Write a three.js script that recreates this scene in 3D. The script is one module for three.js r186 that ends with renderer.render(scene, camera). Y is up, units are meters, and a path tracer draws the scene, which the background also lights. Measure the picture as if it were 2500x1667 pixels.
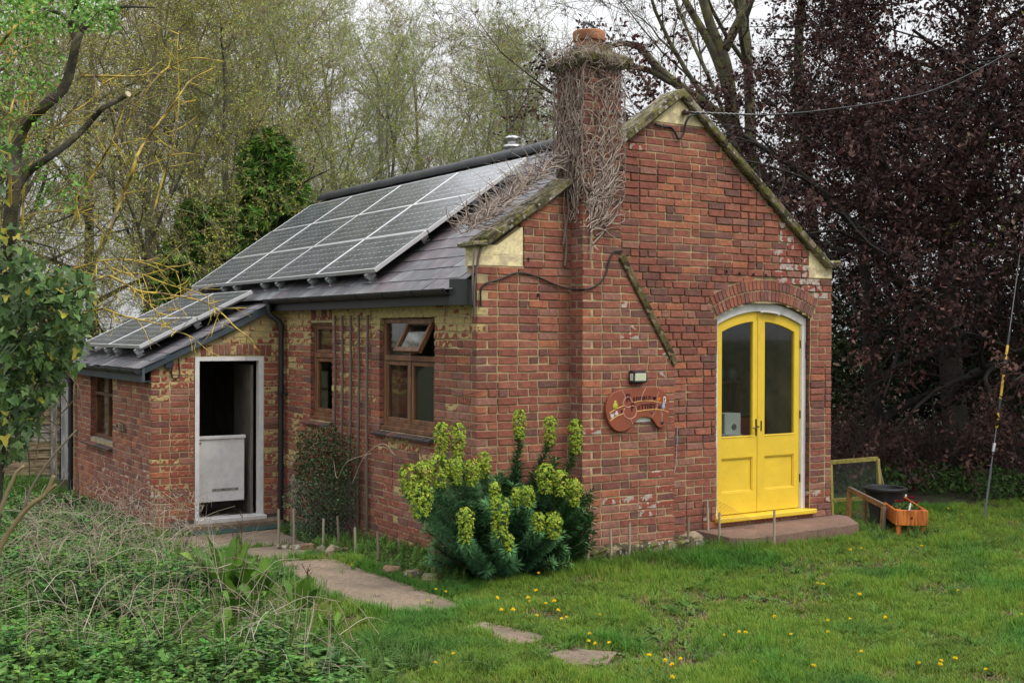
import * as THREE from 'three';
import { mergeGeometries } from 'three/addons/utils/BufferGeometryUtils.js';
import { FontLoader } from 'three/addons/loaders/FontLoader.js';
import { TextGeometry } from 'three/addons/geometries/TextGeometry.js';

// ------------------------------------------------------------------ camera, sky, sun, exposure
const scene = new THREE.Scene();
const renderer = new THREE.WebGLRenderer({ antialias: true });
renderer.toneMapping = THREE.LinearToneMapping;
renderer.toneMappingExposure = 1.15;
renderer.shadowMap.enabled = true;
const EYE = new THREE.Vector3(-5.6504, 1.9045, 9.4743), YAW = 0.5665, PITCH = -0.0063, ROLL = 0.0033, FPX = 2963.97;
const camera = new THREE.PerspectiveCamera(2 * Math.atan(833.5 / FPX) * 180 / Math.PI, 2500 / 1667, 0.1, 900);
const FW = new THREE.Vector3(Math.sin(YAW) * Math.cos(PITCH), Math.sin(PITCH), -Math.cos(YAW) * Math.cos(PITCH));
const R0 = new THREE.Vector3(Math.cos(YAW), 0, Math.sin(YAW)), U0 = new THREE.Vector3().crossVectors(R0, FW);
const RT = R0.clone().multiplyScalar(Math.cos(ROLL)).addScaledVector(U0, Math.sin(ROLL)), UPV = new THREE.Vector3().crossVectors(RT, FW);
camera.position.copy(EYE); camera.up.copy(UPV); camera.lookAt(EYE.clone().add(FW)); scene.add(camera);
{ // overcast sky: brighter overhead, faint cloud structure
  const w = 256, h = 128, d = new Float32Array(w * h * 4);
  for (let j = 0; j < h; j++) for (let i = 0; i < w; i++) {
    const el = ((j + .5) / h - .5) * Math.PI, s = Math.max(0, Math.sin(el)), az = i / w * Math.PI * 2;
    const c = 1 + .05 * Math.sin(az * 3 + s * 7) * Math.cos(el) + .04 * Math.sin(az * 5 - s * 11 + 1) * Math.cos(el);
    const L = 1.85 * (.22 + 1.05 * s) * c;
    d.set([L * .985, L, L * 1.03, 1], (j * w + i) * 4);
  }
  const sky = new THREE.DataTexture(d, w, h, THREE.RGBAFormat, THREE.FloatType);
  sky.mapping = THREE.EquirectangularReflectionMapping; sky.magFilter = THREE.LinearFilter; sky.needsUpdate = true;
  scene.background = sky; scene.environment = sky;
}
const sun = new THREE.DirectionalLight(0xfff3e2, 1.5);
sun.position.set(9, 22, 13); sun.target.position.set(1, 0, -2); sun.castShadow = true; sun.shadow.radius = 26;
Object.assign(sun.shadow.camera, { left: -20, right: 20, top: 20, bottom: -20, near: 1, far: 60 }); sun.shadow.mapSize.set(4096, 4096);
scene.add(sun, sun.target);

// ------------------------------------------------------------------ helpers
const V = (x, y, z) => new THREE.Vector3(x, y, z);
function rng(a) { return () => { a |= 0; a = a + 0x6D2B79F5 | 0; let t = Math.imul(a ^ a >>> 15, 1 | a); t = t + Math.imul(t ^ t >>> 7, 61 | t) ^ t; return ((t ^ t >>> 14) >>> 0) / 4294967296; }; }
const rnd = rng(12345), rr = (a, b, r = rnd) => a + (b - a) * r(), pick = (a, r = rnd) => a[Math.floor(r() * a.length)];
const ss = (a, b, x) => { const t = Math.min(1, Math.max(0, (x - a) / (b - a))); return t * t * (3 - 2 * t); };
const hash = (x, y, s = 0) => { let n = Math.imul(x | 0, 374761393) + Math.imul(y | 0, 668265263) + Math.imul(s | 0, 1442695041) | 0; n = Math.imul(n ^ n >>> 13, 1274126177); return ((n ^ n >>> 16) >>> 0) / 4294967296; };
function vn(x, y, s = 0, per = 0) { // value noise, tileable with a period
  const xi = Math.floor(x), yi = Math.floor(y), fx = x - xi, fy = y - yi, u = fx * fx * (3 - 2 * fx), v = fy * fy * (3 - 2 * fy);
  const m = k => per ? ((k % per) + per) % per : k;
  const a = hash(m(xi), m(yi), s), b = hash(m(xi + 1), m(yi), s), c = hash(m(xi), m(yi + 1), s), d = hash(m(xi + 1), m(yi + 1), s);
  return a + (b - a) * u + (c - a) * v + (a - b - c + d) * u * v;
}
function fbm(x, y, s = 0, oct = 4, per = 0) { let t = 0, a = .5, n = 0; for (let i = 0; i < oct; i++) { t += a * vn(x, y, s + i * 17, per); n += a; x *= 2; y *= 2; per *= 2; a *= .5; } return t / n; }
function tex(n, fn, srgb = true, m = n) {
  const d = new Uint8Array(n * m * 4);
  for (let j = 0; j < m; j++) for (let i = 0; i < n; i++) { const c = fn(i / n, j / m); for (let k = 0; k < 3; k++) d[(j * n + i) * 4 + k] = Math.max(0, Math.min(255, Math.round((Array.isArray(c) ? c[k] : c) * 255))); d[(j * n + i) * 4 + 3] = 255; }
  const t = new THREE.DataTexture(d, n, m); t.wrapS = t.wrapT = THREE.RepeatWrapping; t.magFilter = THREE.LinearFilter; t.minFilter = THREE.LinearMipmapLinearFilter; t.generateMipmaps = true;
  if (srgb) t.colorSpace = THREE.SRGBColorSpace; t.needsUpdate = true; return t;
}
const rep = (t, x, y = x) => { const c = t.clone(); c.repeat.set(x, y); c.needsUpdate = true; return c; };
const mat = (c, rough = .9, o = {}) => { const { phys, ...q } = o; const m = new (phys ? THREE.MeshPhysicalMaterial : THREE.MeshStandardMaterial)({ roughness: rough, ...q }); m.color.setRGB(...c); return m; };
const taken = new Map();
function numbered(n) { const k = taken.get(n) ?? 0; taken.set(n, k + 1); return k ? n + '_' + String(k).padStart(3, '0') : n; }
const lit = o => { o.castShadow = o.receiveShadow = true; return o; };
function mesh(name, geo, m, parent) { const o = lit(new THREE.Mesh(geo, m)); o.name = parent === scene ? numbered(name) : name; parent.add(o); return o; }
function thing(name, label, category, grp, p = [0, 0, 0], ry = 0) { const o = new THREE.Group(); o.name = numbered(name); o.userData = { label, category }; if (grp) o.userData.group = grp; o.position.set(...p); o.rotation.y = ry; scene.add(o); return o; }
function tag(o, label, category, grp, kind) { o.userData = { label, category }; if (grp) o.userData.group = grp; if (kind) o.userData.kind = kind; return o; }
function part(name, parent) { const o = new THREE.Group(); o.name = name; parent.add(o); return o; }
const stuff = o => { o.userData.kind = 'stuff'; return o; };
const box = (x0, x1, y0, y1, z0, z1) => uvm(new THREE.BoxGeometry(x1 - x0, y1 - y0, z1 - z0).translate((x0 + x1) / 2, (y0 + y1) / 2, (z0 + z1) / 2));
function uvm(g, s = 1, ox = 0, oy = 0) { // box-projected uv in metres
  if (g.index) g = g.toNonIndexed(); const p = g.attributes.position, n = g.attributes.normal, uv = new Float32Array(p.count * 2);
  for (let i = 0; i < p.count; i++) { const x = Math.abs(n.getX(i)), y = Math.abs(n.getY(i)), z = Math.abs(n.getZ(i)); let a, b; if (z >= x && z >= y) { a = p.getX(i); b = p.getY(i); } else if (x >= y) { a = p.getZ(i); b = p.getY(i); } else { a = p.getX(i); b = p.getZ(i); } uv[i * 2] = a * s + ox; uv[i * 2 + 1] = b * s + oy; }
  g.setAttribute('uv', new THREE.BufferAttribute(uv, 2)); return g;
}
function cbox(w, h, d, c, j = 0, r = rnd) { // chamfered block about the origin, corners jittered by j
  const P = [], key = new Map(), idx = [], hw = w / 2, hh = h / 2, hd = d / 2;
  const jit = {}; for (const sx of [-1, 1]) for (const sy of [-1, 1]) for (const sz of [-1, 1]) jit[[sx, sy, sz]] = [rr(-j, j, r), rr(-j, j, r), rr(-j, j, r)];
  const vert = (sx, sy, sz, ax) => { const k = [sx, sy, sz, ax].join(); if (!key.has(k)) { const q = jit[[sx, sy, sz]]; key.set(k, P.length / 3); P.push(sx * (hw - (ax === 0 ? 0 : c)) + q[0], sy * (hh - (ax === 1 ? 0 : c)) + q[1], sz * (hd - (ax === 2 ? 0 : c)) + q[2]); } return key.get(k); };
  const quad = (a, b, cc, dd) => idx.push(a, b, cc, a, cc, dd), sg = [-1, 1];
  for (let ax = 0; ax < 3; ax++) for (const s of sg) { const b = (ax + 1) % 3, cc = (ax + 2) % 3; const f = (p, q) => { const v = []; v[ax] = s; v[b] = p; v[cc] = q; return vert(v[0], v[1], v[2], ax); }; s > 0 ? quad(f(-1, -1), f(1, -1), f(1, 1), f(-1, 1)) : quad(f(-1, -1), f(-1, 1), f(1, 1), f(1, -1)); }
  for (let ax = 0; ax < 3; ax++) { const b = (ax + 1) % 3, cc = (ax + 2) % 3; for (const sb of sg) for (const sc of sg) { const f = (t, w2) => { const v = []; v[ax] = t; v[b] = sb; v[cc] = sc; return vert(v[0], v[1], v[2], w2); }; sb * sc > 0 ? quad(f(-1, b), f(1, b), f(1, cc), f(-1, cc)) : quad(f(-1, b), f(-1, cc), f(1, cc), f(1, b)); } }
  for (const x of sg) for (const y of sg) for (const z of sg) { const a = vert(x, y, z, 0), b = vert(x, y, z, 1), e = vert(x, y, z, 2); x * y * z > 0 ? idx.push(a, b, e) : idx.push(a, e, b); }
  const g = new THREE.BufferGeometry(); g.setAttribute('position', new THREE.Float32BufferAttribute(P, 3)); g.setIndex(idx); const h2 = g.toNonIndexed(); h2.computeVertexNormals(); return uvm(h2, 1, r() * 7, r() * 7);
}
function beamGeo(p, q, w, h, up = V(0, 1, 0)) { const d = q.clone().sub(p), L = d.length(), z = d.normalize(), x = new THREE.Vector3().crossVectors(up, z).normalize(), y = new THREE.Vector3().crossVectors(z, x); const g = uvm(new THREE.BoxGeometry(w, h, L)); const m = new THREE.Matrix4().makeBasis(x, y, z).setPosition(p.clone().add(q).multiplyScalar(.5)); return g.applyMatrix4(m); }
class Soup { // triangles with vertex colours
  constructor() { this.p = []; this.c = []; this.i = []; this.uv = []; }
  v(x, y, z, c, u = 0, w = 0) { this.p.push(x, y, z); this.c.push(c[0], c[1], c[2]); this.uv.push(u, w); return this.p.length / 3 - 1; }
  tube(pts, r0, r1, n, col, cap = false, k0 = 1) { // tapered tube; col: colour or function(t, index)
    const N = pts.length; let up = Math.abs(pts[1].y - pts[0].y) > .9 * pts[1].distanceTo(pts[0]) ? V(1, 0, 0) : V(0, 1, 0), base = this.p.length / 3, len = 0; const T = V(0, 0, 0), A = V(0, 0, 0), B = V(0, 0, 0);
    for (let i = 0; i < N; i++) {
      T.copy(pts[Math.min(N - 1, i + 1)]).sub(pts[Math.max(0, i - 1)]).normalize(); A.crossVectors(T, up).normalize(); B.crossVectors(A, T).normalize(); up = B.clone();
      const t = i / (N - 1), r = Array.isArray(r0) ? r0[i] : r0 + (r1 - r0) * Math.pow(t, k0); if (i) len += pts[i].distanceTo(pts[i - 1]);
      for (let j = 0; j < n; j++) { const a = j / n * Math.PI * 2, cs = Math.cos(a) * r, sn = Math.sin(a) * r; this.v(pts[i].x + A.x * cs + B.x * sn, pts[i].y + A.y * cs + B.y * sn, pts[i].z + A.z * cs + B.z * sn, typeof col === 'function' ? col(t, i * 31 + j, pts[i]) : col, j / n * .3, len); }
    }
    for (let i = 0; i < N - 1; i++) for (let j = 0; j < n; j++) { const a = base + i * n + j, b = base + i * n + (j + 1) % n; this.i.push(a, b, a + n, b, b + n, a + n); }
    if (cap) { for (let j = 1; j < n - 1; j++) { const e = base + (N - 1) * n; this.i.push(e, e + j, e + j + 1); } }
    return this;
  }
  leaf(o, d, side, L, W, c, fold = .25) { // folded two-triangle leaf: base o, direction d, side vector
    const n = V(0, 0, 0).crossVectors(d, side), m = .45;
    const b = this.v(o.x, o.y, o.z, c), t = this.v(o.x + d.x * L, o.y + d.y * L, o.z + d.z * L, c);
    const q = s => this.v(o.x + d.x * L * m + side.x * s * W / 2 + n.x * fold * W, o.y + d.y * L * m + side.y * s * W / 2 + n.y * fold * W, o.z + d.z * L * m + side.z * s * W / 2 + n.z * fold * W, c);
    const l = q(-1), r = q(1); this.i.push(b, r, t, b, t, l);
  }
  poly(o, d, side, pts, c) { // flat fan; pts in (side, d) units
    const k = pts.map(([a, b, e = 0]) => this.v(o.x + side.x * a + d.x * b, o.y + side.y * a + d.y * b + e, o.z + side.z * a + d.z * b, c)); for (let i = 1; i < k.length - 1; i++) this.i.push(k[0], k[i], k[i + 1]);
  }
  geo() { const g = new THREE.BufferGeometry(); g.setAttribute('position', new THREE.Float32BufferAttribute(this.p, 3)); g.setAttribute('color', new THREE.Float32BufferAttribute(this.c, 3)); g.setAttribute('uv', new THREE.Float32BufferAttribute(this.uv, 2)); g.setIndex(this.i); g.computeVertexNormals(); return g; }
}
const rdir = (r = rnd) => { const z = rr(-1, 1, r), a = r() * 6.2832, s = Math.sqrt(1 - z * z); return V(s * Math.cos(a), z, s * Math.sin(a)); };
const perp = (d, r = rnd) => { const k = rdir(r); return k.addScaledVector(d, -k.dot(d)).normalize(); };
const vary = (c, a, r = rnd) => { const f = 1 + rr(-a, a, r); return [c[0] * f * (1 + rr(-a, a, r) * .3), c[1] * f * (1 + rr(-a, a, r) * .3), c[2] * f]; };
const mixc = (a, b, t) => a.map((x, i) => x + (b[i] - x) * t);
const smooth = (pts, n) => new THREE.CatmullRomCurve3(pts).getPoints(n);
const at = (px, py, d) => EYE.clone().add(FW.clone().addScaledVector(RT, (px - 1250) / FPX).addScaledVector(UPV, -(py - 833.5) / FPX).multiplyScalar(d)); // a place seen along a photograph ray, at a chosen distance
const ground = (x, z) => -.25 - .2 * ss(-.8, -4.2, z) * ss(.7, -.3, x) + .035 * (fbm(x * .7 + 50, z * .7 + 50, 3, 3) - .5);

// ------------------------------------------------------------------ materials
const speck = tex(256, (u, v) => { const a = fbm(u * 8, v * 8, 1, 4, 8), b = fbm(u * 32, v * 32, 5, 3, 32); return .76 + .3 * a + .26 * (b - .5) - (b > .68 ? .14 : 0) + (b < .27 ? .1 : 0); });
const grain = tex(256, (u, v) => .5 + .35 * (fbm(u * 16, v * 16, 9, 4, 16) - .5) + .5 * (fbm(u * 64, v * 64, 11, 2, 64) - .5), false);
const mott = tex(256, (u, v) => .68 + .42 * fbm(u * 4, v * 4, 21, 5, 4));
const B4 = rep(speck, 4), G6 = rep(grain, 6), G4 = rep(grain, 4);
const brickCols = [[0.305, 0.1047, 0.0693], [0.265, 0.0879, 0.0599], [0.345, 0.129, 0.0861], [0.43, 0.1543, 0.0819], [0.19, 0.0785, 0.063], [0.235, 0.1029, 0.084], [0.335, 0.1543, 0.1134], [0.285, 0.0954, 0.0651], [0.375, 0.1384, 0.0861], [0.225, 0.0804, 0.0588], [0.18, 0.086, 0.0672]];
const brickMats = brickCols.map(c => mat(c, .93, { map: B4, bumpMap: G6, bumpScale: .004 }));
const patchTex = (seed, base, paint, cover, sc = 6) => tex(256, (u, v) => { const n = fbm(u * sc, v * sc, seed, 5, sc), m = .78 + .3 * fbm(u * 16, v * 16, seed + 3, 3, 16), f = ss(cover - .03, cover + .03, n); return mixc(base, paint, f).map(x => x * m); });
const cream = [.76, .68, .47], redS = [.58, .31, .25], pale = [.72, .67, .63], darkS = [.36, .25, .23];
const limeMats = [[31, .46], [37, .38], [41, .53]].map(([s, c]) => mat([1, 1, 1], .95, { map: rep(patchTex(s, redS, cream, c), 5), bumpMap: G6, bumpScale: .004 }));
const lightLime = [[43, .62], [47, .56]].map(([s, c]) => mat([1, 1, 1], .95, { map: rep(patchTex(s, redS, [.70, .58, .44], c, 9), 5), bumpMap: G6, bumpScale: .004 })), creamBrick = mat([1, 1, 1], .95, { map: rep(patchTex(49, [.60, .42, .30], cream, .33, 5), 4), bumpMap: G6, bumpScale: .004 });
const effMats = [[51, .56], [57, .46]].map(([s, c]) => mat([1, 1, 1], .95, { map: rep(patchTex(s, redS, pale, c, 8), 3), bumpMap: G6, bumpScale: .004 }));
const sootMats = [mat([1, 1, 1], .95, { map: rep(patchTex(61, redS, darkS, .5), 3), bumpMap: G6, bumpScale: .004 })];
const mortarM = mat([.50, .385, .215], .96, { map: rep(mott, 2), bumpMap: rep(grain, 5), bumpScale: .008 });
const mortarCream = mat([.60, .50, .27], .96, { map: rep(mott, 2), bumpMap: rep(grain, 5), bumpScale: .008 });
const mortarGrey = mat([.36, .285, .19], .96, { map: rep(mott, 2), bumpMap: rep(grain, 5), bumpScale: .008 });
const stoneTex = tex(512, (u, v) => { const n = fbm(u * 6, v * 6, 71, 5, 6), l = fbm(u * 14, v * 14, 77, 4, 14), k = .8 + .35 * fbm(u * 30, v * 30, 79, 3, 30); let c = [.52, .48, .40]; c = mixc(c, [.30, .27, .20], ss(.42, .6, n)); c = mixc(c, [.42, .42, .18], ss(.56, .66, l)); c = mixc(c, [.66, .65, .60], ss(.66, .72, 1 - l)); return c.map(x => x * k); });
const copingM = mat([.92, .91, .88], .95, { map: rep(stoneTex, 1.6), bumpMap: G4, bumpScale: .012 });
const creamStone = mat([1, 1, 1], .92, { map: rep(tex(256, (u, v) => { const n = fbm(u * 5, v * 5, 81, 5, 5), k = .88 + .2 * fbm(u * 24, v * 24, 83, 3, 24); return mixc([.93, .87, .68], [.80, .74, .60], ss(.45, .65, n)).map(x => x * k); }), 2), bumpMap: G4, bumpScale: .006 });
const concM = mat([.255, .19, .135], .95, { map: rep(stoneTexLike(91), 1.1), bumpMap: rep(grain, 3), bumpScale: .008 });
function stoneTexLike(s) { return tex(512, (u, v) => { const n = fbm(u * 4, v * 4, s, 5, 4), k = fbm(u * 60, v * 60, s + 4, 2, 60), q = fbm(u * 22, v * 22, s + 9, 3, 22); return .74 + .3 * n + .2 * (k - .5) - (q > .68 ? .1 : 0) + (k > .8 ? .15 : 0); }); }
const redConc = mat([.25, .155, .118], .9, { map: rep(stoneTexLike(97), 1.3), bumpMap: G4, bumpScale: .006 });
const woodTex = (s, a, b) => tex(256, (u, v) => { const g = fbm(u * 40, v * 3, s, 3, 40) * .6 + fbm(u * 10, v * 2, s + 5, 3, 10) * .4; return mixc(a, b, ss(.3, .7, g)); }, true, 256);
const brownWood = mat([1, 1, 1], .6, { map: rep(woodTex(101, [.35, .225, .14], [.50, .345, .225]), 2), bumpMap: rep(grain, 8, 1), bumpScale: .002 });
const oldWood = mat([1, 1, 1], .85, { map: rep(woodTex(103, [.34, .29, .21], [.56, .50, .40]), 2), bumpMap: rep(grain, 8, 1), bumpScale: .004 });
const greyWood = mat([1, 1, 1], .9, { map: rep(woodTex(105, [.40, .38, .35], [.60, .58, .55]), 2), bumpMap: rep(grain, 8, 1), bumpScale: .005 });
const tanWood = mat([1, 1, 1], .75, { map: rep(woodTex(107, [.48, .33, .18], [.62, .46, .28]), 2), bumpMap: rep(grain, 8, 1), bumpScale: .002 });
const greenWood = mat([1, 1, 1], .8, { map: rep(woodTex(108, [.47, .44, .20], [.60, .56, .28]), 2), bumpMap: rep(grain, 8, 1), bumpScale: .002 });
const orangeWood = mat([1, 1, 1], .55, { map: rep(woodTex(109, [.52, .25, .08], [.80, .46, .17]), 2) });
const whitePaint = mat([.72, .71, .70], .55, { map: rep(tex(256, (u, v) => { const n = fbm(u * 7, v * 7, 111, 5, 7), k = .92 + .1 * fbm(u * 20, v * 20, 113, 3, 20); return (n > .72 ? .97 : 1) * k; }), .8), bumpMap: rep(grain, 3), bumpScale: .0015 });
const yellowPaint = mat([.84, .585, .048], .42, { map: rep(tex(256, (u, v) => { const n = fbm(u * 5, v * 5, 115, 4, 5), d = fbm(u * 40, v * 40, 118, 2, 40); const k = fbm(u * 3, v * 12, 119, 4, 12); return (.93 + .08 * n - (d > .88 ? .12 : 0)) * (.98 + .04 * k); }), 1.2), bumpMap: rep(grain, 9, .8), bumpScale: .0022 });
const blackPlastic = mat([.014, .015, .017], .5), darkPaint = mat([.03, .042, .055], .5, { map: rep(mott, 1) }), blackMetal = mat([.02, .02, .02], .5, { metalness: .3 });
const steel = mat([.45, .45, .44], .35, { metalness: 1 }), alu = mat([.72, .73, .74], .38, { metalness: 1, map: rep(mott, 2) }), galv = mat([.42, .43, .44], .5, { metalness: .8 });
const glassM = new THREE.MeshPhysicalMaterial({ transmission: 1, thickness: 0, roughness: .04, ior: 1.5 }); glassM.color.setRGB(.86, .9, .88);
const slateM = [[.13, .125, .14], [.155, .135, .15], [.11, .112, .128], [.20, .20, .207], [.15, .125, .137], [.26, .265, .28]].map(c => mat(c, .5, { map: rep(mott, 3), bumpMap: G4, bumpScale: .003 }));
const blackTile = mat([.035, .037, .042], .55, { map: rep(mott, 2), bumpMap: G4, bumpScale: .004 });
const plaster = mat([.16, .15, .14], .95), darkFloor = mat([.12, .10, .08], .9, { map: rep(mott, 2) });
const barkM = new THREE.MeshStandardMaterial({ vertexColors: true, roughness: .95, bumpMap: rep(grain, 3), bumpScale: .02, map: rep(mott, 2) });
const leafM = new THREE.MeshPhysicalMaterial({ vertexColors: true, roughness: .7, specularIntensity: .35, transmission: .2, thickness: 0, side: THREE.DoubleSide });
const matteLeafM = new THREE.MeshPhysicalMaterial({ vertexColors: true, roughness: .85, specularIntensity: .3, side: THREE.DoubleSide });
const glossLeafM = new THREE.MeshPhysicalMaterial({ vertexColors: true, roughness: .5, specularIntensity: .5, side: THREE.DoubleSide });
const twigM = new THREE.MeshStandardMaterial({ vertexColors: true, roughness: .9 });

// ------------------------------------------------------------------ the cottage
const LZ = -4.735, LX = -1.606, ZE = -8.62, GW = 4.6, AX = 2.37, CH = .075, BR = .214;
const house = thing('brick_cottage', 'small red brick workshop cottage with slate roof, chimney and yellow arched doors', 'cottage');
const brickGeos = {}; // a few shapes for each length
function brickGeo(w, r) { const k = Math.max(.04, Math.round(w / .0125) * .0125); const key = k.toFixed(4); if (!brickGeos[key]) brickGeos[key] = [0, 1, 2, 3].map(() => cbox(k, .0645, .1, .005, .0028, rnd)); return pick(brickGeos[key], r); }
// rows(v, k): list of [u0, u1] to fill in course k whose middle is at v; look(u, v): a material
function layWall(parent, frame, k0, k1, rows, look, seed, most, name = 'brick') {
  const r = rng(seed), all = [];
  for (let k = k0; k <= k1; k++) {
    const v = -.105 + (k + .5) * CH;
    for (const [a, b, noBond] of rows(v, k)) {
      if (b - a < .045) continue;
      let u = a; const odd = ((k % 2) + 2) % 2; let n = 0;
      const list = []; let first = noBond ? 0 : odd ? .1125 : 0;
      while (u < b - .02) {
        let w = (first && n === 0) ? first : (odd && r() < .38) || r() < .07 ? .1125 : .225;
        if (b - u - w < .05) w = b - u; if (w > .27) w = (b - u) / 2;
        list.push([u, u + w]); u += w; n++;
      }
      for (const [p, q] of list) {
        const gap = frame.gap ?? .0125, w = q - p - gap; if (w < .03) continue;
        all.push({ u: (p + q) / 2, v, w, d: frame.gap ? rr(-.0005, .0035, r) : rr(-.0035, .003, r), tilt: rr(-.008, .008, r), yaw: rr(-.012, .012, r), dv: rr(-.0022, .0022, r), m: look((p + q) / 2, v, r) });
      }
    }
  }
  const M = new THREE.Matrix4(), base = new THREE.Matrix4().makeRotationY(frame.ry).setPosition(...frame.p), E = new THREE.Euler(), P = V(0, 0, 0);
  for (const b of all) { E.set(0, b.yaw, b.tilt); b.M = base.clone().multiply(M.makeRotationFromEuler(E).setPosition(b.u, b.v + b.dv, b.d - .05)); P.setFromMatrixPosition(b.M); b.s = b.w / P.distanceToSquared(EYE); b.g = brickGeo(b.w, r); }
  all.sort((x, y) => y.s - x.s);
  const rest = new Map();
  all.forEach((b, i) => {
    if (i < most) { const o = mesh(name, b.g, b.m, parent); o.applyMatrix4(b.M); }
    else { if (!rest.has(b.m)) rest.set(b.m, []); rest.get(b.m).push(b.g.clone().applyMatrix4(b.M)); }
  });
  if (rest.size) { const ms = [...rest.keys()]; stuff(mesh(name + 's', mergeGeometries(ms.map(m => mergeGeometries(rest.get(m))), true), ms, parent)); }
}
function core(parent, frame, outline, holes, depth = .2, front = -.035, m = mortarM, name = 'wall_core') {
  const s = new THREE.Shape(outline.map(([x, y]) => new THREE.Vector2(x, y))); for (const h of holes) s.holes.push(new THREE.Path(h.map(([x, y]) => new THREE.Vector2(x, y))));
  const g = uvm(new THREE.ExtrudeGeometry(s, { depth, bevelEnabled: false }).translate(0, 0, front - depth)); const o = mesh(name, g, m, parent); o.position.set(...frame.p); o.rotation.y = frame.ry; return o;
}
function mortarSkin(parent, frame, u0, u1, v0, v1, inside, depthFn, m) { // uneven face of the mortar behind the bricks
  const du = .03, dv = .0375, nu = Math.ceil((u1 - u0) / du), nv = Math.ceil((v1 - v0) / dv), P = [], I = [], UVs = [], id = new Map();
  const vert = (i, j) => { const k = i * 10000 + j; if (!id.has(k)) { const u = u0 + i * du, v = v0 + j * dv; id.set(k, P.length / 3); P.push(u, v, -depthFn(u, v)); UVs.push(u, v); } return id.get(k); };
  for (let i = 0; i < nu; i++) for (let j = 0; j < nv; j++) if (inside(u0 + (i + .5) * du, v0 + (j + .5) * dv)) { const a = vert(i, j), b = vert(i + 1, j), c = vert(i + 1, j + 1), d = vert(i, j + 1); I.push(a, b, c, a, c, d); }
  const g = new THREE.BufferGeometry(); g.setAttribute('position', new THREE.Float32BufferAttribute(P, 3)); g.setAttribute('uv', new THREE.Float32BufferAttribute(UVs, 2)); g.setIndex(I); g.computeVertexNormals();
  const o = mesh('mortar', g, m, parent); o.position.set(...frame.p); o.rotation.y = frame.ry; return o;
}
const F_G = { p: [0, 0, 0], ry: 0 }, F_S = { p: [0, 0, 0], ry: -Math.PI / 2 }, F_LF = { p: [0, 0, LZ], ry: 0 }, F_LS = { p: [LX, 0, 0], ry: -Math.PI / 2 };
const cut = (segs, a, b) => segs.flatMap(([p, q, n]) => q <= a || p >= b ? [[p, q, n]] : [[p, Math.min(q, a), n], [Math.max(p, b), q, true]].filter(([x, y]) => y - x > .03));
const usual = (u, v, r) => { const n = fbm(u * 1.1 + 7, v * 1.6 + 3, 5, 3), t = r(); if (t < .07) return brickMats[3]; if (t < .11) return brickMats[8]; if (t < .2 + .25 * ss(.5, .7, n)) return pick([brickMats[4], brickMats[5], brickMats[9], brickMats[10]], r); return pick([brickMats[0], brickMats[0], brickMats[1], brickMats[2], brickMats[7], brickMats[6], brickMats[0]], r); };
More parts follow.
